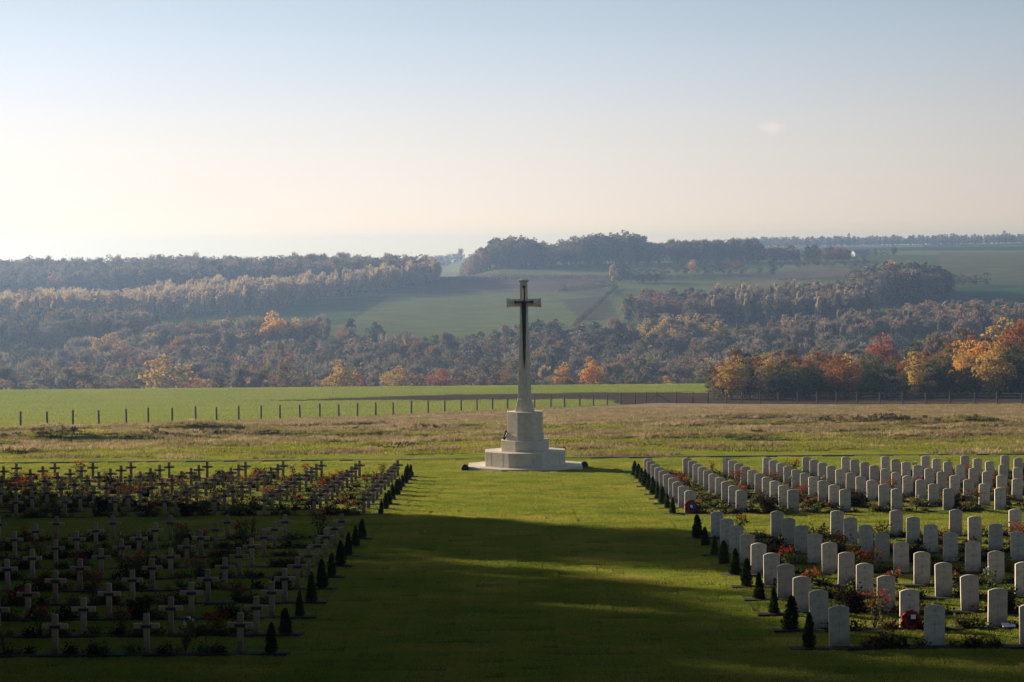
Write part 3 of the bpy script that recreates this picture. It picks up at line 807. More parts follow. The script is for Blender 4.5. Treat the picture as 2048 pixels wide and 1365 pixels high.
def dark_box(loc, label, s=1.0):
    root = empty('domed_box', loc); tag(root, label, 'domed_box', 'black domed boxes beside the cross slab')
    mb = MB(); n = 9
    pr = [(-.17, 0), (.17, 0)] + [(.17 * math.cos(a), .12 + .19 * math.sin(a)) for a in [math.pi * k / n for k in range(n + 1)]]
    mb.loft([[(x * s, yy * s, z * s) for x, z in pr] for yy in (-.16, .16)]); mb.build('housing', M['black'], root, bevel=.01)
    mb = MB(); mb.box((0, 0, -.04), (.28, .26, .1)); mb.build('base', M['black'], root)
dark_box(on_lawn(XC - 2.85, 113.9), 'small black domed box on the grass left of the cross slab')
dark_box(on_lawn(XC + 2.85, 115.9), 'small black domed box on the grass right of the cross slab')
# dark wreath leaning on the left of the plinth
root = empty('leaning_wreath', (XC - 1.0, 114.9, gz(XC, 112.3) + 1.31 - .01)); root.rotation_euler = (0, .32, 0)
tag(root, 'dark wreath leaning on the step against the left side of the plinth', 'wreath')
o = link('ring', ring_mesh('ring', M['black'], .19, .06, seed=5), root, (0, 0, .25)); o.rotation_euler.z = 1.25

# low lip where lawn meets mown path, its shade put into the dark colour
mb = MB(); rings = []
for k in range(61):
    x = -60 + 2 * k; yy = 126.0 + .25 * math.sin(k * .4)
    z = gz(x, yy)
    rings.append([(x, yy, z - .1), (x, yy + .5, z - .1), (x, yy + .5, z + .05), (x, yy, z + .055)])
rings = [list(reversed(r)) for r in rings]
mb.loft(rings); tag(mb.build('path_edge', M['shaded_edge']), kind='structure')

# ------------------------------------------------------------------ post fence
POSTS = [-70, -16, 38, 92, 143, 195, 250, 294, 342, 389, 431, 475, 520, 558, 598, 638, 676, 713, 750, 785, 821, 855, 888, 921, 953, 984, 1014, 1040, 1068, 1101, 1128, 1159, 1186, 1214, 1241, 1270, 1292, 1313,
         1353, 1385, 1416, 1452, 1484, 1520, 1557, 1595, 1634, 1673, 1714, 1760, 1805, 1852, 1900, 1950, 1995, 2045, 2100]
def fence():
    root = empty('post_fence', at(1313, 372)); o0 = root.location.copy()
    tag(root, 'long wire fence on dark wooden posts between rough grass and fields', 'fence')
    tops = []
    mp_ = MB(); mp_.tube((0, 0, -.5), (0, 0, 1.72), .115, .095, 8); mp_.tube((0, 0, 1.72), (0, 0, 1.76), .095, .05, 8)
    pm = mp_.mesh('post', M['post'])
    for xp in POSTS:
        d = float(np.interp(xp, [-100, 38, 750, 1313, 1995, 2100], [218, 230, 284, 372, 329, 322]))
        p = at(xp, d); tops.append(p)
        o = link('post', pm, root, p - o0); o.rotation_euler = (random.uniform(-.02, .02), random.uniform(-.025, .025), random.uniform(0, 3))
        o.scale.z = random.uniform(.94, 1.05)
    ip = POSTS.index(1313)
    for dx, dy in ((2.6, -.3), (-1.7, .8)):
        mb = MB(); mb.tube((dx, dy, gz(tops[ip].x + dx, tops[ip].y + dy) - o0.z - .1), (0, 0, 1.4), .07, .06, 6); mb.build('brace', M['post'], root)
    mb = MB()
    for h in (.35, .8, 1.25, 1.62):
        for a, b_ in zip(tops[:-1], tops[1:]): mb.tube(a - o0 + Vector((0, 0, h)), b_ - o0 + Vector((0, 0, h)), .006, .006, 3)
    mb.build('wires', M['wire'], root)
fence()

# ------------------------------------------------------------------ trees
PAL = {
    'mixed': [(.06, .065, .03), (.15, .11, .06), (.11, .115, .045), (.22, .12, .055), (.17, .14, .105), (.09, .09, .045), (.24, .17, .07)],
    'dull': [(.16, .125, .09), (.24, .19, .145), (.09, .09, .055), (.22, .15, .10), (.18, .155, .11), (.28, .22, .165)],
    'olive': [(.05, .06, .02), (.075, .08, .025), (.10, .09, .03)],
    'bramble': [(.05, .04, .02), (.09, .06, .03), (.05, .055, .02)],
    'dark': [(.02, .03, .016), (.03, .04, .02)],
    'orange': [(.56, .27, .05), (.62, .36, .07)],
    'gold': [(.40, .24, .06), (.46, .31, .08)],
    'rust': [(.22, .075, .026), (.30, .12, .035), (.17, .085, .03)],
    'red': [(.30, .07, .035), (.36, .13, .06)],
    'pale': [(.50, .37, .22), (.42, .31, .19), (.54, .42, .24)],
    'pink': [(.32, .21, .14), (.28, .18, .11)],
}
for k_, v_ in PAL.items(): M['f_' + k_] = leafy('leaves_' + k_, v_, .32, .35, 1.35, iv=.16)

def limb_mb(kind, seed, H):
    r_ = random.Random(seed); mb = MB(); tr = .022 * H if kind != 'poplar' else .015 * H
    if kind == 'bush': tr = .03 * H
    top = {'round': .62, 'bare': .75, 'poplar': .92, 'bush': .4, 'tall': .75}[kind] * H
    p = [(0, 0, -.6), (r_.uniform(-.01, .01) * H, r_.uniform(-.01, .01) * H, top * .4), (r_.uniform(-.03, .03) * H, r_.uniform(-.03, .03) * H, top)]
    mb.tube(p[0], p[1], tr, tr * .75, 7); mb.tube(p[1], p[2], tr * .75, tr * .25, 6)
    nb = {'round': 9, 'bare': 14, 'poplar': 12, 'bush': 5, 'tall': 10}[kind]
    w = {'round': .34, 'bare': .28, 'poplar': .07, 'bush': .45, 'tall': .22}[kind] * H
    for k in range(nb):
        t = r_.uniform(.35, .95); a = r_.uniform(0, 6.283); q = Vector(p[1]).lerp(Vector(p[2]), (t - .35) / .6)
        e = q + Vector((w * math.cos(a), w * math.sin(a), r_.uniform(.12, .34) * H)) * r_.uniform(.6, 1)
        m_ = q.lerp(e, .5) + Vector((0, 0, -.02 * H))
        mb.tube(q, m_, tr * .38, tr * .24, 5); mb.tube(m_, e, tr * .24, tr * .08, 4)
    return mb

def crown_pts(kind, seed, H, n):
    r_ = np.random.default_rng(seed)
    c, rx, rz, nc, cr_ = {'round': (.50, .33, .44, 46, .115), 'bare': (.55, .27, .43, 36, .10), 'poplar': (.54, .085, .44, 26, .05),
                          'bush': (.50, .48, .46, 16, .17), 'tall': (.52, .20, .46, 32, .085)}[kind]
    v = r_.normal(size=(nc, 3)); v /= np.linalg.norm(v, axis=1)[:, None]
    v *= r_.uniform(.62, .98, nc)[:, None]
    lop = 1 + .22 * np.sin(np.arctan2(v[:, 1], v[:, 0]) * 2 + seed)
    cc = np.stack([v[:, 0] * rx * lop, v[:, 1] * rx * lop, c + v[:, 2] * rz * (.9 + .15 * lop)], 1) * H
    k = r_.integers(0, nc, n)
    d = r_.normal(size=(n, 3)); d /= np.linalg.norm(d, axis=1)[:, None]; d[:, 2] = np.where(d[:, 2] < -.2, -d[:, 2], d[:, 2])
    cs = cr_ * H * r_.uniform(.6, 1.35, nc)
    P = cc[k] + d * (cs[k] * r_.uniform(.45, 1.08, n) ** .5)[:, None] * np.array([1, 1, .8])
    if kind in ('round', 'tall', 'bush'):      # leaves filling the heart of the crown
        m_ = n // 5; g = r_.normal(size=(m_, 3)) * .33; P[:m_] = np.stack([g[:, 0] * rx, g[:, 1] * rx, c - .04 + g[:, 2] * rz], 1) * H
    P[:, 2] = np.maximum(P[:, 2], .04 * H)
    return P

def crown_v(kind, seed, H, n, size):
    P = crown_pts(kind, seed, H, n)
    if kind in ('bare', 'poplar'):
        r_ = np.random.default_rng(seed + 9)      # twigs: long thin slivers rising outwards
        up = r_.normal(0, .35 if kind == 'bare' else .12, (n, 3)) + np.array([0, 0, 1.0]); out_ = P - np.array([0, 0, .5 * H]); out_[:, 2] = 0
        up += out_ / (np.linalg.norm(out_, axis=1)[:, None] + .1) * (.55 if kind == 'bare' else .1)
        up /= np.linalg.norm(up, axis=1)[:, None]
        b = r_.normal(size=(n, 3)); b -= up * (up * b).sum(1)[:, None]; b /= np.linalg.norm(b, axis=1)[:, None]
        s = size * r_.uniform(.7, 1.5, n)[:, None]
        a = up * s * 1.25; b = b * s * .16
        return np.stack([P - a - b, P - a + b, P + a + b * .3, P + a - b * .3], 1).reshape(-1, 3)
    return quads_cloud(P, size, seed=seed + 3)

TREE_H = 10.0
TREES = {}
def tree_data(kind, pal, var, n, size):
    key = (kind, pal, var)
    if key not in TREES:
        V = crown_v(kind, hash(kind) % 1 + var * 13 + len(kind), TREE_H, n, size)
        cm = mesh_np('crown', V, np.arange(len(V)).reshape(-1, 4), [M['f_' + pal]])
        tm = limb_mb(kind, var + 3, TREE_H).mesh('trunk', M['palebark'] if kind == 'poplar' else M['bark'])
        TREES[key] = (tm, cm)
    return TREES[key]

DENS = {'round': (3000, .42), 'bare': (2400, .42), 'poplar': (1100, .45), 'bush': (1300, .55), 'tall': (2200, .40)}
def plant_tree(name, kind, pal, var, loc, h, label, cat='tree', group=None, wide=1.0):
    n, s = DENS[kind]; tm, cm = tree_data(kind, pal, var, n, s)
    root = empty(name, loc, random.uniform(0, 6.28)); k = h / TREE_H; root.scale = (k * wide, k * wide, k)
    tag(root, label, cat, group)
    link('trunk', tm, root); link('crown', cm, root)
    return root

def source_tree(kind, pal, var, n, size):
    V = crown_v(kind, var * 31 + 5, TREE_H, n, size); mb = limb_mb(kind, var + 50, TREE_H)
    tv = []; 
    for f in mb.f:
        if len(f) == 4: tv.append([mb.v[i] for i in f])
    tv = np.array(tv).reshape(-1, 3)
    A = np.concatenate([V, tv]); mi = np.concatenate([np.zeros(len(V) // 4, int), np.ones(len(tv) // 4, int)])
    return bpy.data.objects.new('tree_' + kind, mesh_np('tree_' + kind, A, np.arange(len(A)).reshape(-1, 4), [M['f_' + pal], M['bark']], mi))

def zone_pts(poly, sp, seed, hr, keep=1.0):
    """jittered grid inside a polygon given in (photo column, distance)"""
    r_ = np.random.default_rng(seed)
    W = [((u - 1019) * d / F, d) for u, d in poly]
    xs = [w[0] for w in W]; ys = [w[1] for w in W]
    gx, gy = np.meshgrid(np.arange(min(xs), max(xs), sp), np.arange(min(ys), max(ys), sp))
    gx = gx.ravel() + r_.uniform(-.45, .45, gx.size) * sp; gy = gy.ravel() + r_.uniform(-.45, .45, gy.size) * sp
    ok = inpoly(gx, gy, W) & (r_.random(gx.size) < keep)
    gx, gy = gx[ok], gy[ok]
    return np.stack([gx, gy, ground(gx, gy)], 1), r_.uniform(hr[0], hr[1], len(gx))

def wood(name, label, poly, sp, hr, mix, seed, keep=1.0, n=1150, size=.60, dome=0):
    P, h = zone_pts(poly, sp, seed, hr, keep)
    src = []
    for i, (kind, pal) in enumerate(mix):
        src.append(source_tree(kind, pal, seed + i, n if kind != 'poplar' else n * 2 // 3, size))
    ctr = P[:, :2].mean(0); ext = np.abs(P[:, :2] - ctr).max(0) + 1
    q = 1 - (((P[:, :2] - ctr) / ext) ** 2).sum(1).clip(0, 1) if dome else np.ones(len(P))
    big = 1 + .22 * (fbm(P[:, 0] / 38, P[:, 1] / 38, seed, 2) * 2 - .75)
    o = scatter(name, P, src, label, 'woodland', seed=seed, scales=h / TREE_H * (1 - dome + dome * q) * (big if not dome else 1))
    return o

MIX = [('round', 'mixed'), ('round', 'dull'), ('tall', 'mixed'), ('bare', 'dull'), ('round', 'olive'), ('bare', 'mixed'), ('tall', 'dull')]
WARM = [('round', 'rust'), ('round', 'mixed'), ('round', 'gold'), ('tall', 'rust'), ('round', 'olive')]
wood('wooded_hillside', 'autumn wood covering the hill crest on the left', [(-900, 1250), (0, 1275), (400, 1310), (700, 1360), (880, 1405), (870, 1475), (600, 1500), (0, 1490), (-900, 1480)], 7.5, (11, 16), MIX + [('round', 'pink')], 101)
wood('wooded_slope', 'band of pale-tipped trees across the left hillside', [(-900, 940), (0, 1010), (250, 1060), (450, 1130), (620, 1240), (880, 1390), (880, 1420), (600, 1300), (400, 1230), (0, 1110), (-900, 1060)], 6.5, (10, 13.5), [('poplar', 'pale'), ('tall', 'pale'), ('bare', 'pale'), ('poplar', 'pale'), ('tall', 'pink')], 102)
wood('wooded_hollow', 'dark wood in the fold below the left hillside', [(-900, 870), (0, 905), (250, 920), (330, 940), (280, 985), (150, 985), (-900, 940)], 7, (8, 11), MIX, 103)
wood('wooded_spur', 'wooded spur with golden tree tops left of the cross', [(120, 830), (300, 850), (450, 880), (640, 905), (645, 930), (420, 925), (150, 875)], 6, (8.5, 11), [('round', 'dull'), ('tall', 'mixed'), ('round', 'gold'), ('bare', 'dull')], 104)
wood('valley_wood', 'mixed autumn wood filling the valley bottom', [(-900, 740), (1430, 740), (1430, 830), (900, 850), (-900, 850)], 8.5, (10, 14), MIX + [('round', 'rust')], 105)
wood('slope_wood', 'autumn wood on the slope behind the tall stone cross', [(560, 850), (1260, 850), (1260, 880), (1140, 905), (1000, 895), (820, 880), (640, 875), (560, 870)], 7, (9, 13), MIX + [('round', 'dark')], 106)
wood('mixed_copse', 'mixed grey-brown copse below the reddish copse right of the cross', [(1180, 850), (1440, 850), (1440, 965), (1330, 950), (1220, 900)], 6.5, (8, 12), [('bare', 'dull'), ('round', 'dull'), ('round', 'gold'), ('tall', 'mixed')], 120)
wood('hilltop_clump', 'round clump of tall trees on the skyline right of the cross', [(1112, 1590), (1322, 1590), (1325, 1650), (1112, 1650)], 8, (20, 25), [('round', 'olive'), ('round', 'dull'), ('round', 'mixed')], 107, dome=.45)
wood('hilltop_grove', 'brownish grove on the skyline above the stone cross', [(922, 1560), (1106, 1545), (1108, 1620), (925, 1620)], 8, (18, 21.5), [('round', 'mixed'), ('round', 'dull'), ('round', 'pink'), ('round', 'olive')], 108, dome=.4)
wood('hilltop_belt', 'belt of trees along the hilltop right of the clump', [(1322, 1640), (1520, 1640), (1520, 1680), (1322, 1690)], 7, (12, 15), [('round', 'olive'), ('bare', 'dull'), ('round', 'mixed'), ('tall', 'dull')], 109)
wood('hilltop_thicket', 'low mixed thicket along the hilltop towards the barn', [(1515, 1640), (1700, 1660), (1700, 1700), (1515, 1690)], 7, (7, 12), [('round', 'olive'), ('round', 'dull'), ('round', 'rust')], 110, .8)
wood('poplar_stand', 'stand of pale bare trees on the right valley side', [(1425, 1035), (1700, 1000), (1760, 1060), (1700, 1120), (1430, 1100)], 5.5, (11, 14), [('poplar', 'dull'), ('bare', 'dull'), ('tall', 'dull'), ('poplar', 'pale')], 111)
wood('brown_copse', 'reddish brown copse on the slope right of the cross', [(1240, 1040), (1430, 1020), (1430, 1100), (1290, 1110)], 6.5, (9, 12), [('round', 'dull'), ('round', 'rust'), ('bare', 'dull'), ('tall', 'mixed')], 112)
wood('dark_copse', 'dark copse standing over the shaded field on the right', [(1690, 1150), (1880, 1175), (1905, 1250), (1860, 1300), (1720, 1260)], 6.5, (15, 19), [('round', 'olive'), ('round', 'dull'), ('round', 'dark')], 113, dome=.3)
wood('lower_slope_wood', 'bare grey-brown wood low on the right valley side', [(1420, 850), (1700, 870), (1850, 900), (3000, 905), (3000, 1000), (1850, 985), (1700, 930), (1420, 880)], 6.5, (10, 13), [('bare', 'dull'), ('round', 'dull'), ('tall', 'mixed'), ('poplar', 'dull'), ('round', 'pink')], 114)
wood('valley_side_wood', 'grey-brown wood in the valley behind the front trees on the right', [(1400, 620), (3000, 620), (3000, 850), (1400, 840)], 8.5, (12, 15), [('bare', 'dull'), ('round', 'dull'), ('tall', 'mixed'), ('poplar', 'dull'), ('round', 'mixed')], 115)
wood('far_treeline', 'far hazy treeline along the skyline on the right', [(1500, 2850), (3200, 2850), (3200, 2960), (1500, 2960)], 7.5, (5, 12), [('round', 'dull'), ('tall', 'olive')], 116, n=260, size=1.0)
wood('far_grove', 'faint pale grove on the skyline left of the hilltop', [(740, 2700), (925, 2700), (925, 2750), (820, 2750)], 11, (8, 15), [('bare', 'dull'), ('round', 'dull')], 117, n=260, size=.9)
# the tall wood that shades the graves from the left
def shade_wood():
    r_ = np.random.default_rng(3)
    A = R(SUN_AZ); si, co = math.sin(A), math.cos(A); P = []; H = []; P2 = []; H2 = []
    for c in np.arange(-60, CEDGE, 2.1):
        s0 = (c * co + .2107 * c * si + 6.0) / (si - .2107 * co)
        if c < 26: s0 += 3
        for k in range(5):
            q = s0 + 1 + 6.5 * k + r_.uniform(-2, 2); cc = c + r_.uniform(-1, 1) * (1 if c < CEDGE - 5 else .3)
            h = np.interp(c, [-50, 20, 27, 32, 40, 43, 44.1, 49.0, 50.0, 56], [27, 25, 17.5, 12.5, 11.0, 12.0, 8.2, 8.6, 15.5, 17]) + r_.uniform(-1.6, 1.2) - .15 * k
            x = -q * si + cc * co; y = cc * si + q * co
            (P2 if c < 27 else P).append((x, y, float(ground(x, y)))); (H2 if c < 27 else H).append(h / TREE_H)
    src = [source_tree(k, p, 200 + i, 1300, .5) for i, (k, p) in enumerate([('tall', 'olive'), ('tall', 'dull'), ('tall', 'mixed')])]
    scatter('cemetery_wood', P, src, 'tall wood standing left of the grave rows', 'woodland', seed=9, scales=H)
    src = [source_tree(k, p, 210 + i, 3200, .6) for i, (k, p) in enumerate([('tall', 'olive'), ('tall', 'dark')])]  # taller out-of-view trees, added to darken the ground by the nearest graves
    scatter('cemetery_wood', P2, src, 'unseen dense trees added to darken the nearest grave rows', 'woodland', seed=9, scales=H2)
CEDGE = 56.0
shade_wood()

def brambles():
    P = []
    for (u0, u1, d, wd, n) in ((1640, 1930, 206, 2.2, 260), (1800, 2100, 187, 1.4, 160), (-60, 150, 171, 1.6, 90), (170, 330, 176, 1.5, 120), (395, 470, 186, 1.2, 60), (600, 730, 190, 1.2, 60), (1290, 1420, 176, 1.0, 60), (1500, 1620, 172, .8, 50), (640, 900, 205, 1.2, 60)):
        u = np.sort(rng.uniform(u0, u1, n)); dd = d + rng.normal(0, wd * .5, n) + 1.2 * np.sin(u / 23); x = (u - 1019) * dd / F
        P.append(np.stack([x, dd, ground(x, dd) - .05], 1))
    scatter('brambles', np.concatenate(P), [source_tree('bush', 'bramble', 301, 260, 1.3), source_tree('bush', 'bramble', 302, 260, 1.3)], 'dark low brambles on the banks of the rough ground', 'brambles', .02, .045, 31)
brambles()

# individual trees of the valley front, the hedge wood and the slopes
KINDW = {'dull': 'grey-brown', 'mixed': 'brownish', 'olive': 'olive green', 'rust': 'rust brown', 'gold': 'golden', 'orange': 'orange', 'red': 'red', 'dark': 'dark green', 'pale': 'pale bare', 'pink': 'pinkish brown'}
SHAPEW = {'round': 'round', 'bare': 'nearly bare', 'poplar': 'narrow', 'bush': 'low', 'tall': 'upright'}
def whereabouts(u, zone):
    if zone == 'hedge':
        t = (u - 1420) / 700
        return 'in the right hedge wood, ' + ('at its left end' if t < .12 else 'left part' if t < .33 else 'middle part' if t < .6 else 'right part' if t < .85 else 'by the right edge')
    parts = [(120, 'by the left edge'), (300, 'well left of the golden dome tree'), (480, 'near the golden dome tree'), (700, 'left of the red valley bush'), (900, 'around the red valley bush'), (1030, 'just left of the stone cross'),
             (1110, 'just right of the stone cross'), (1220, 'by the two small orange trees'), (1330, 'right of the two orange trees'), (1450, 'before the hedge wood')]
    for lim, t in parts:
        if u < lim: return t
    return 'at far right'
cnt = {}
def put_tree(u, d, h, kind, pal, zone, name=None, label=None, group='trees in the valley beyond the field', wide=1.0, cat='tree'):
    var = random.randrange(3 if pal in ('mixed', 'dull') else 2)
    nm = name or ('bush' if kind == 'bush' else 'poplar_tree' if kind == 'poplar' else 'autumn_tree')
    if label is None:
        base = f'{KINDW[pal]} {SHAPEW[kind]} {"bush" if kind == "bush" else "tree"} {whereabouts(u, zone)}'
        k = cnt.get(base, 0); cnt[base] = k + 1
        label = base if k == 0 else f'{ORD[k]} {base}'
        group = group
    return plant_tree(nm, kind, pal, var, at(u, d), h, label, cat, group, wide)

rt = random.Random(77)
def ordered(lst): return sorted(lst, key=lambda t: t[0])
# hedge wood behind the right-hand fence
lst = []
for row, (d0, k0) in enumerate(((392, 22), (404, 26), (420, 30))):
    u = 1428 + row * 6
    while u < 2130:
        lst.append((u + rt.uniform(-6, 6), d0 + rt.uniform(-4, 6), row)); u += rt.uniform(k0 - 6, k0 + 8)
for u, d, row in ordered(lst):
    h = np.interp(u, [1420, 1480, 1700, 1850, 1920, 2000, 2130], [5.0, 6.2, 6.3, 6.3, 7.2, 9.5, 12.5]) + row * .55 + rt.uniform(-.9, .6)
    if row == 0: h *= .86; kp = rt.choices([('round', 'olive'), ('round', 'mixed'), ('round', 'orange'), ('tall', 'rust'), ('round', 'dark'), ('bush', 'gold')], [5, 3, 1.3, 1.2, 3, .7])[0]
    else: kp = rt.choices([('round', 'rust'), ('round', 'orange'), ('round', 'mixed'), ('round', 'gold'), ('tall', 'rust'), ('round', 'olive')], [4, 2, 2, 1.3, 2, 2])[0]
    put_tree(u, d, h, kp[0], kp[1], 'hedge', group='trees of the hedge wood behind the right fence')
for u, d, h, kind, pal, lab in ((1688, 386, 7.6, 'round', 'rust', 'dark red tree low in the middle of the hedge wood'), (1462, 385, 7.0, 'round', 'gold', 'golden tree at the left end of the hedge wood'),
                                (1830, 384, 7.4, 'tall', 'gold', 'yellow-orange tree standing out right of middle in the hedge wood'), (1990, 384, 8.8, 'round', 'gold', 'large golden-brown tree by the right end of the fence'),
                                (2040, 400, 13.0, 'round', 'rust', 'tallest orange-brown tree at the right edge of the hedge wood')):
    put_tree(u, d, h, kind, pal, 'hedge', label=lab, group=None)
# bigger trees rising behind the hedge wood
for u in np.arange(1560, 2150, 24):
    u = u + rt.uniform(-8, 8); d = rt.uniform(540, 600)
    h = np.interp(u, [1560, 1700, 1850, 1950, 2150], [9, 9.5, 12, 14.5, 18]) + rt.uniform(-1.2, 1.2)
    kp = rt.choices([('round', 'rust'), ('round', 'olive'), ('round', 'mixed'), ('round', 'gold'), ('bare', 'dull')], [3 if u > 1880 else 1, 3, 3, 1, 2])[0]
    put_tree(u, d, h, kp[0], kp[1], 'back', label=None)
put_tree(1768, 560, 13.5, 'round', 'red', '', label='rounded bright red tree rising behind the hedge wood', group=None)
# the valley front
lst = []
for d0, du in ((615, 34), (645, 32), (675, 34), (705, 36)):
    u = -60
    while u < 1440:
        lst.append((u + rt.uniform(-12, 12), d0 + rt.uniform(-10, 10), d0)); u += du * rt.uniform(.7, 1.5)
for u, d, d0 in ordered(lst):
    if d0 == 615 and 1050 < u < 1420: continue
    if any(abs(u - a) < b_ and d < c_ + 30 for a, b_, c_ in ((330, 62, 640), (1300, 45, 700), (1370, 40, 705), (680, 30, 590), (790, 28, 590), (878, 28, 590), (1124, 26, 700), (1184, 32, 700))): continue
    h = rt.uniform(9, 13) if d0 < 650 else rt.uniform(12, 16.5)
    kp = rt.choices([('round', 'dull'), ('round', 'mixed'), ('round', 'olive'), ('bare', 'dull'), ('tall', 'mixed'), ('tall', 'dull'), ('round', 'rust'), ('round', 'gold'), ('tall', 'dark'), ('poplar', 'pale'), ('round', 'pink')],
                    [5, 5, 3, 5, 3, 3, 1.2, .9, 1, .7, 1.2])[0]
    put_tree(u, d, h, kp[0], kp[1], 'valley')
S = [(330, 625, 17.0, 'round', 'gold', 'broad golden dome-shaped tree standing in the left valley', 1.15), (1124, 560, 7.4, 'round', 'orange', 'smaller of two round orange trees right of the cross', .78),
     (1184, 562, 8.8, 'round', 'orange', 'larger of two round orange trees right of the cross', .86), (878, 590, 9.5, 'round', 'red', 'red-pink tree at the field edge left of the cross', 1.0),
     (680, 590, 11.0, 'round', 'gold', 'green tree with orange crown at the field edge left of centre', 1.1), (790, 592, 10.6, 'round', 'gold', 'yellow-green tree at the field edge left of the red tree', .9),
     (440, 592, 6.6, 'tall', 'dark', 'small dark green conifer-like tree at the left field edge', .8), (545, 900, 15.5, 'round', 'orange', 'large orange tree on the spur left of centre', 1.1),
     (590, 905, 12.5, 'round', 'orange', 'smaller orange tree beside the large one on the spur', .8), (705, 885, 14.5, 'tall', 'dark', 'dark upright tree at the edge of the hillside field', .9),
     (752, 890, 14.0, 'round', 'dark', 'dark round tree at the edge of the hillside field', .8), (686, 880, 13.0, 'round', 'red', 'reddish tree left of two dark trees by the field', .7),
     (1300, 700, 17.0, 'round', 'dull', 'large grey-brown domed tree right of the orange pair', 1.2), (1370, 705, 17.5, 'round', 'mixed', 'large brownish domed tree left of the hedge wood', 1.2),
     (1384, 1480, 8.5, 'round', 'orange', 'small orange tree on the hill right of the cross', 1.2), (1474, 1500, 8.0, 'round', 'rust', 'small reddish tree on the hill, right of the orange one', 1.1),
     (1229, 1390, 10.5, 'bare', 'pale', 'pale leaning tree on the hill beside the dark bushes', .7), (1782, 1240, 18.5, 'round', 'orange', 'orange tree crowning the dark copse on the right', .9),
     (1815, 1250, 18.0, 'round', 'pink', 'pinkish tree on top of the dark copse', .9), (1543, 1100, 13.0, 'round', 'rust', 'reddish tree above the pale poplar stand', 1.0),
     (1110, 925, 11, 'round', 'dark', 'dark round bush-like tree right of the cross arm', 1.0), (1085, 930, 10, 'round', 'olive', 'olive tree just right of the cross arm', 1.0),
     (1790, 1850, 8, 'round', 'olive', 'lone tree on the hilltop right of the barn', 1.0), (1632, 1600, 13, 'tall', 'olive', 'taller olive tree near the end of the hilltop thicket', 1.2),
     (1700, 2850, 15, 'tall', 'dull', 'tallest tree on the far right skyline', .8), (2010, 2850, 15, 'tall', 'dull', 'tall far tree near the right edge of the skyline', .8)]
for u, d, h, kind, pal, lab, w in S:
    put_tree(u, d, h, kind, pal, '', label=lab, group=None, wide=w)
# bushes: along the field edge, on the slopes
def bushes(pts, hr, pals, group, words_):
    for k, (u, d) in enumerate(pts):
        pal = rt.choice(pals)
        base = f'{KINDW[pal]} bush {words_}'; n_ = cnt.get(base, 0); cnt[base] = n_ + 1
        put_tree(u, d, rt.uniform(*hr), 'bush', pal, '', label=base if n_ == 0 else f'{ORD[n_]} {base}', group=group, cat='bush')
bushes([(u, 556 + rt.uniform(-8, 8)) for u in np.arange(1062, 1420, 15)], (2.4, 4.6), ['dull', 'olive', 'mixed', 'gold'], 'bushes along the edge of the field', 'along the field edge right of the cross')
bushes([(u, 388 + rt.uniform(-2, 2)) for u in np.arange(1432, 2120, 17)], (3.2, 5.2), ['dark', 'olive', 'dark', 'dull'], 'undergrowth bushes of the hedge wood', 'in the undergrowth under the hedge wood')
bushes([(u, 592 + rt.uniform(-6, 6)) for u in (10, 60, 168, 250, 262, 330, 345, 384, 396, 410, 425, 560, 640, 830, 920)], (5.2, 8), ['pink', 'gold', 'rust', 'mixed'], 'bushes at the left field edge', 'at the field edge left of the cross')
bushes([(1240 + 12 * k, 1395 + rt.uniform(-6, 6)) for k in range(8)], (6, 10), ['dark', 'olive'], 'dark bushes on the hill', 'in the dark group on the hill right of the cross')
bushes([(u, 1480 + rt.uniform(-10, 10)) for u in (1355, 1372, 1395, 1412, 1425, 1437, 1448, 1462, 1485, 1520, 1545)], (5, 9), ['dark', 'olive', 'dull'], 'bushes along the middle hedge', 'along the hedge on the hill')
bushes([(u, 1560 + rt.uniform(-15, 15)) for u in (1540, 1562, 1598, 1610, 1635, 1650, 1665, 1690, 1712, 1730)], (4.5, 8), ['olive', 'dull', 'rust'], 'bushes below the hilltop thicket', 'below the hilltop thicket on the right')
bushes([(u, 1330) for u in (1915, 1928, 1950, 1972)], (4.5, 7), ['dark', 'olive'], 'trees along the shaded field', 'beside the shaded field on the far right')
bushes([(u, 1840) for u in (1736, 1745, 1752, 1765, 1776)], (4.5, 6.5), ['olive', 'dull'], 'trees beside the barn', 'on the hilltop right of the barn')
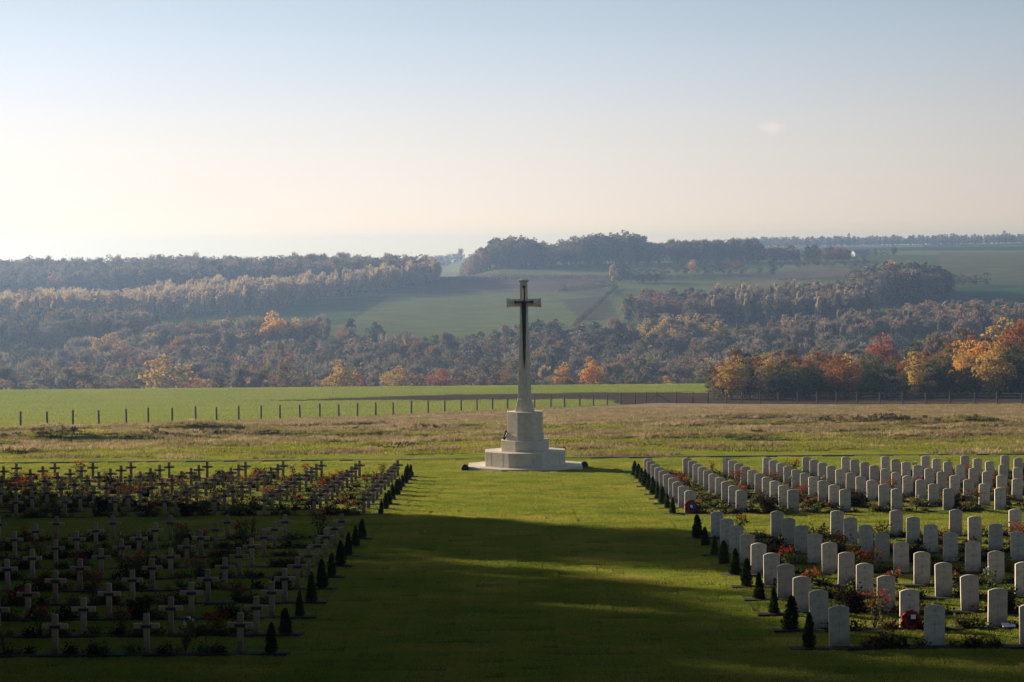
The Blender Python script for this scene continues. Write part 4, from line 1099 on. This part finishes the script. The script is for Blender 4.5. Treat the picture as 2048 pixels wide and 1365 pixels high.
# field hedges as low ground cover
def hedge(a, b, hr, name, label, seed):
    r_ = np.random.default_rng(seed); n = int(math.dist(((a[0] - 1019) * a[1] / F, a[1]), ((b[0] - 1019) * b[1] / F, b[1])) / 1.6)
    t = np.linspace(0, 1, n); u = a[0] + (b[0] - a[0]) * t; d = a[1] + (b[1] - a[1]) * t + r_.normal(0, .8, n) + 6 * np.sin(t * 5 + seed); x = (u - 1019) * d / F
    scatter(name, np.stack([x, d, ground(x, d)], 1), [source_tree('bush', 'dark', seed, 160, .8), source_tree('bush', 'olive', seed, 160, .8)], label, 'hedge', hr[0] / TREE_H, hr[1] / TREE_H, seed)
hedge((880, 1400), (1500, 1440), (2.6, 4.4), 'field_hedge', 'dark field hedge running across the hill behind the cross', 1)
hedge((1560, 1400), (1720, 1420), (2.2, 3.4), 'field_hedge', 'dark hedge line above the pale poplar stand', 2)
hedge((1120, 1290), (1235, 1330), (3, 5.5), 'field_hedge', 'dark hedge just right of the cross head', 3)
hedge((1150, 960), (1300, 925), (1.8, 3.2), 'field_hedge', 'short hedge low on the slope right of the cross', 4)
hedge((1850, 2300), (2300, 2350), (2.5, 4.0), 'field_hedge', 'distant hedge across the far right fields', 5)
hedge((940, 1530), (1560, 1560), (2.4, 4.0), 'field_hedge', 'upper dark hedge below the hilltop groves', 7)
hedge((1235, 1330), (1150, 1010), (1.4, 3.0), 'field_hedge', 'hedge running down the slope right of the cross', 8)
hedge((740, 930), (830, 925), (1.2, 2.6), 'field_hedge', 'hedge at the foot of the green hillside field', 6)

# barn on the hilltop
def barn():
    p = at(1722, 1835); root = empty('barn', p, .25); tag(root, 'small barn with white end wall and grey roof on the hilltop', 'barn')
    mb = MB(); mb.loft([[(x, -4, 0 - 1), (x, 4, 0 - 1), (x, 4, 2.6), (x, 0, 4.4), (x, -4, 2.6)] for x in (-6, 6)]); mb.build('walls', M['barnwall'], root)
    mb = MB()
    for s in (-1, 1): mb.loft([[(x, s * 4.5, 2.40), (x, s * 4.5, 2.55), (x, 0, 4.62), (x, 0, 4.46)] for x in (-6.3, 6.3)])
    mb.build('roof', M['roof'], root)
    mb = MB(); mb.box((-6.02, 0, .4), (.08, 2.6, 2.6)); mb.build('door', M['post'], root)
barn()

# ------------------------------------------------------------------ autumn haze
HAZE_D = 0.00023
def haze():
    bx = MB(); bx.box((0, 1500, -48), (10400, 3500, 148))
    m, nt, out = newmat('haze'); v = nt.nodes.new('ShaderNodeVolumePrincipled')
    v.inputs['Color'].default_value = (.35, .50, .83, 1); v.inputs['Density'].default_value = HAZE_D
    v.inputs['Anisotropy'].default_value = .68
    nt.links.new(v.outputs[0], out.inputs['Volume'])
    o = bx.build('haze', m); tag(o, 'thin blue autumn haze over the valley', 'haze', kind='stuff')
haze()
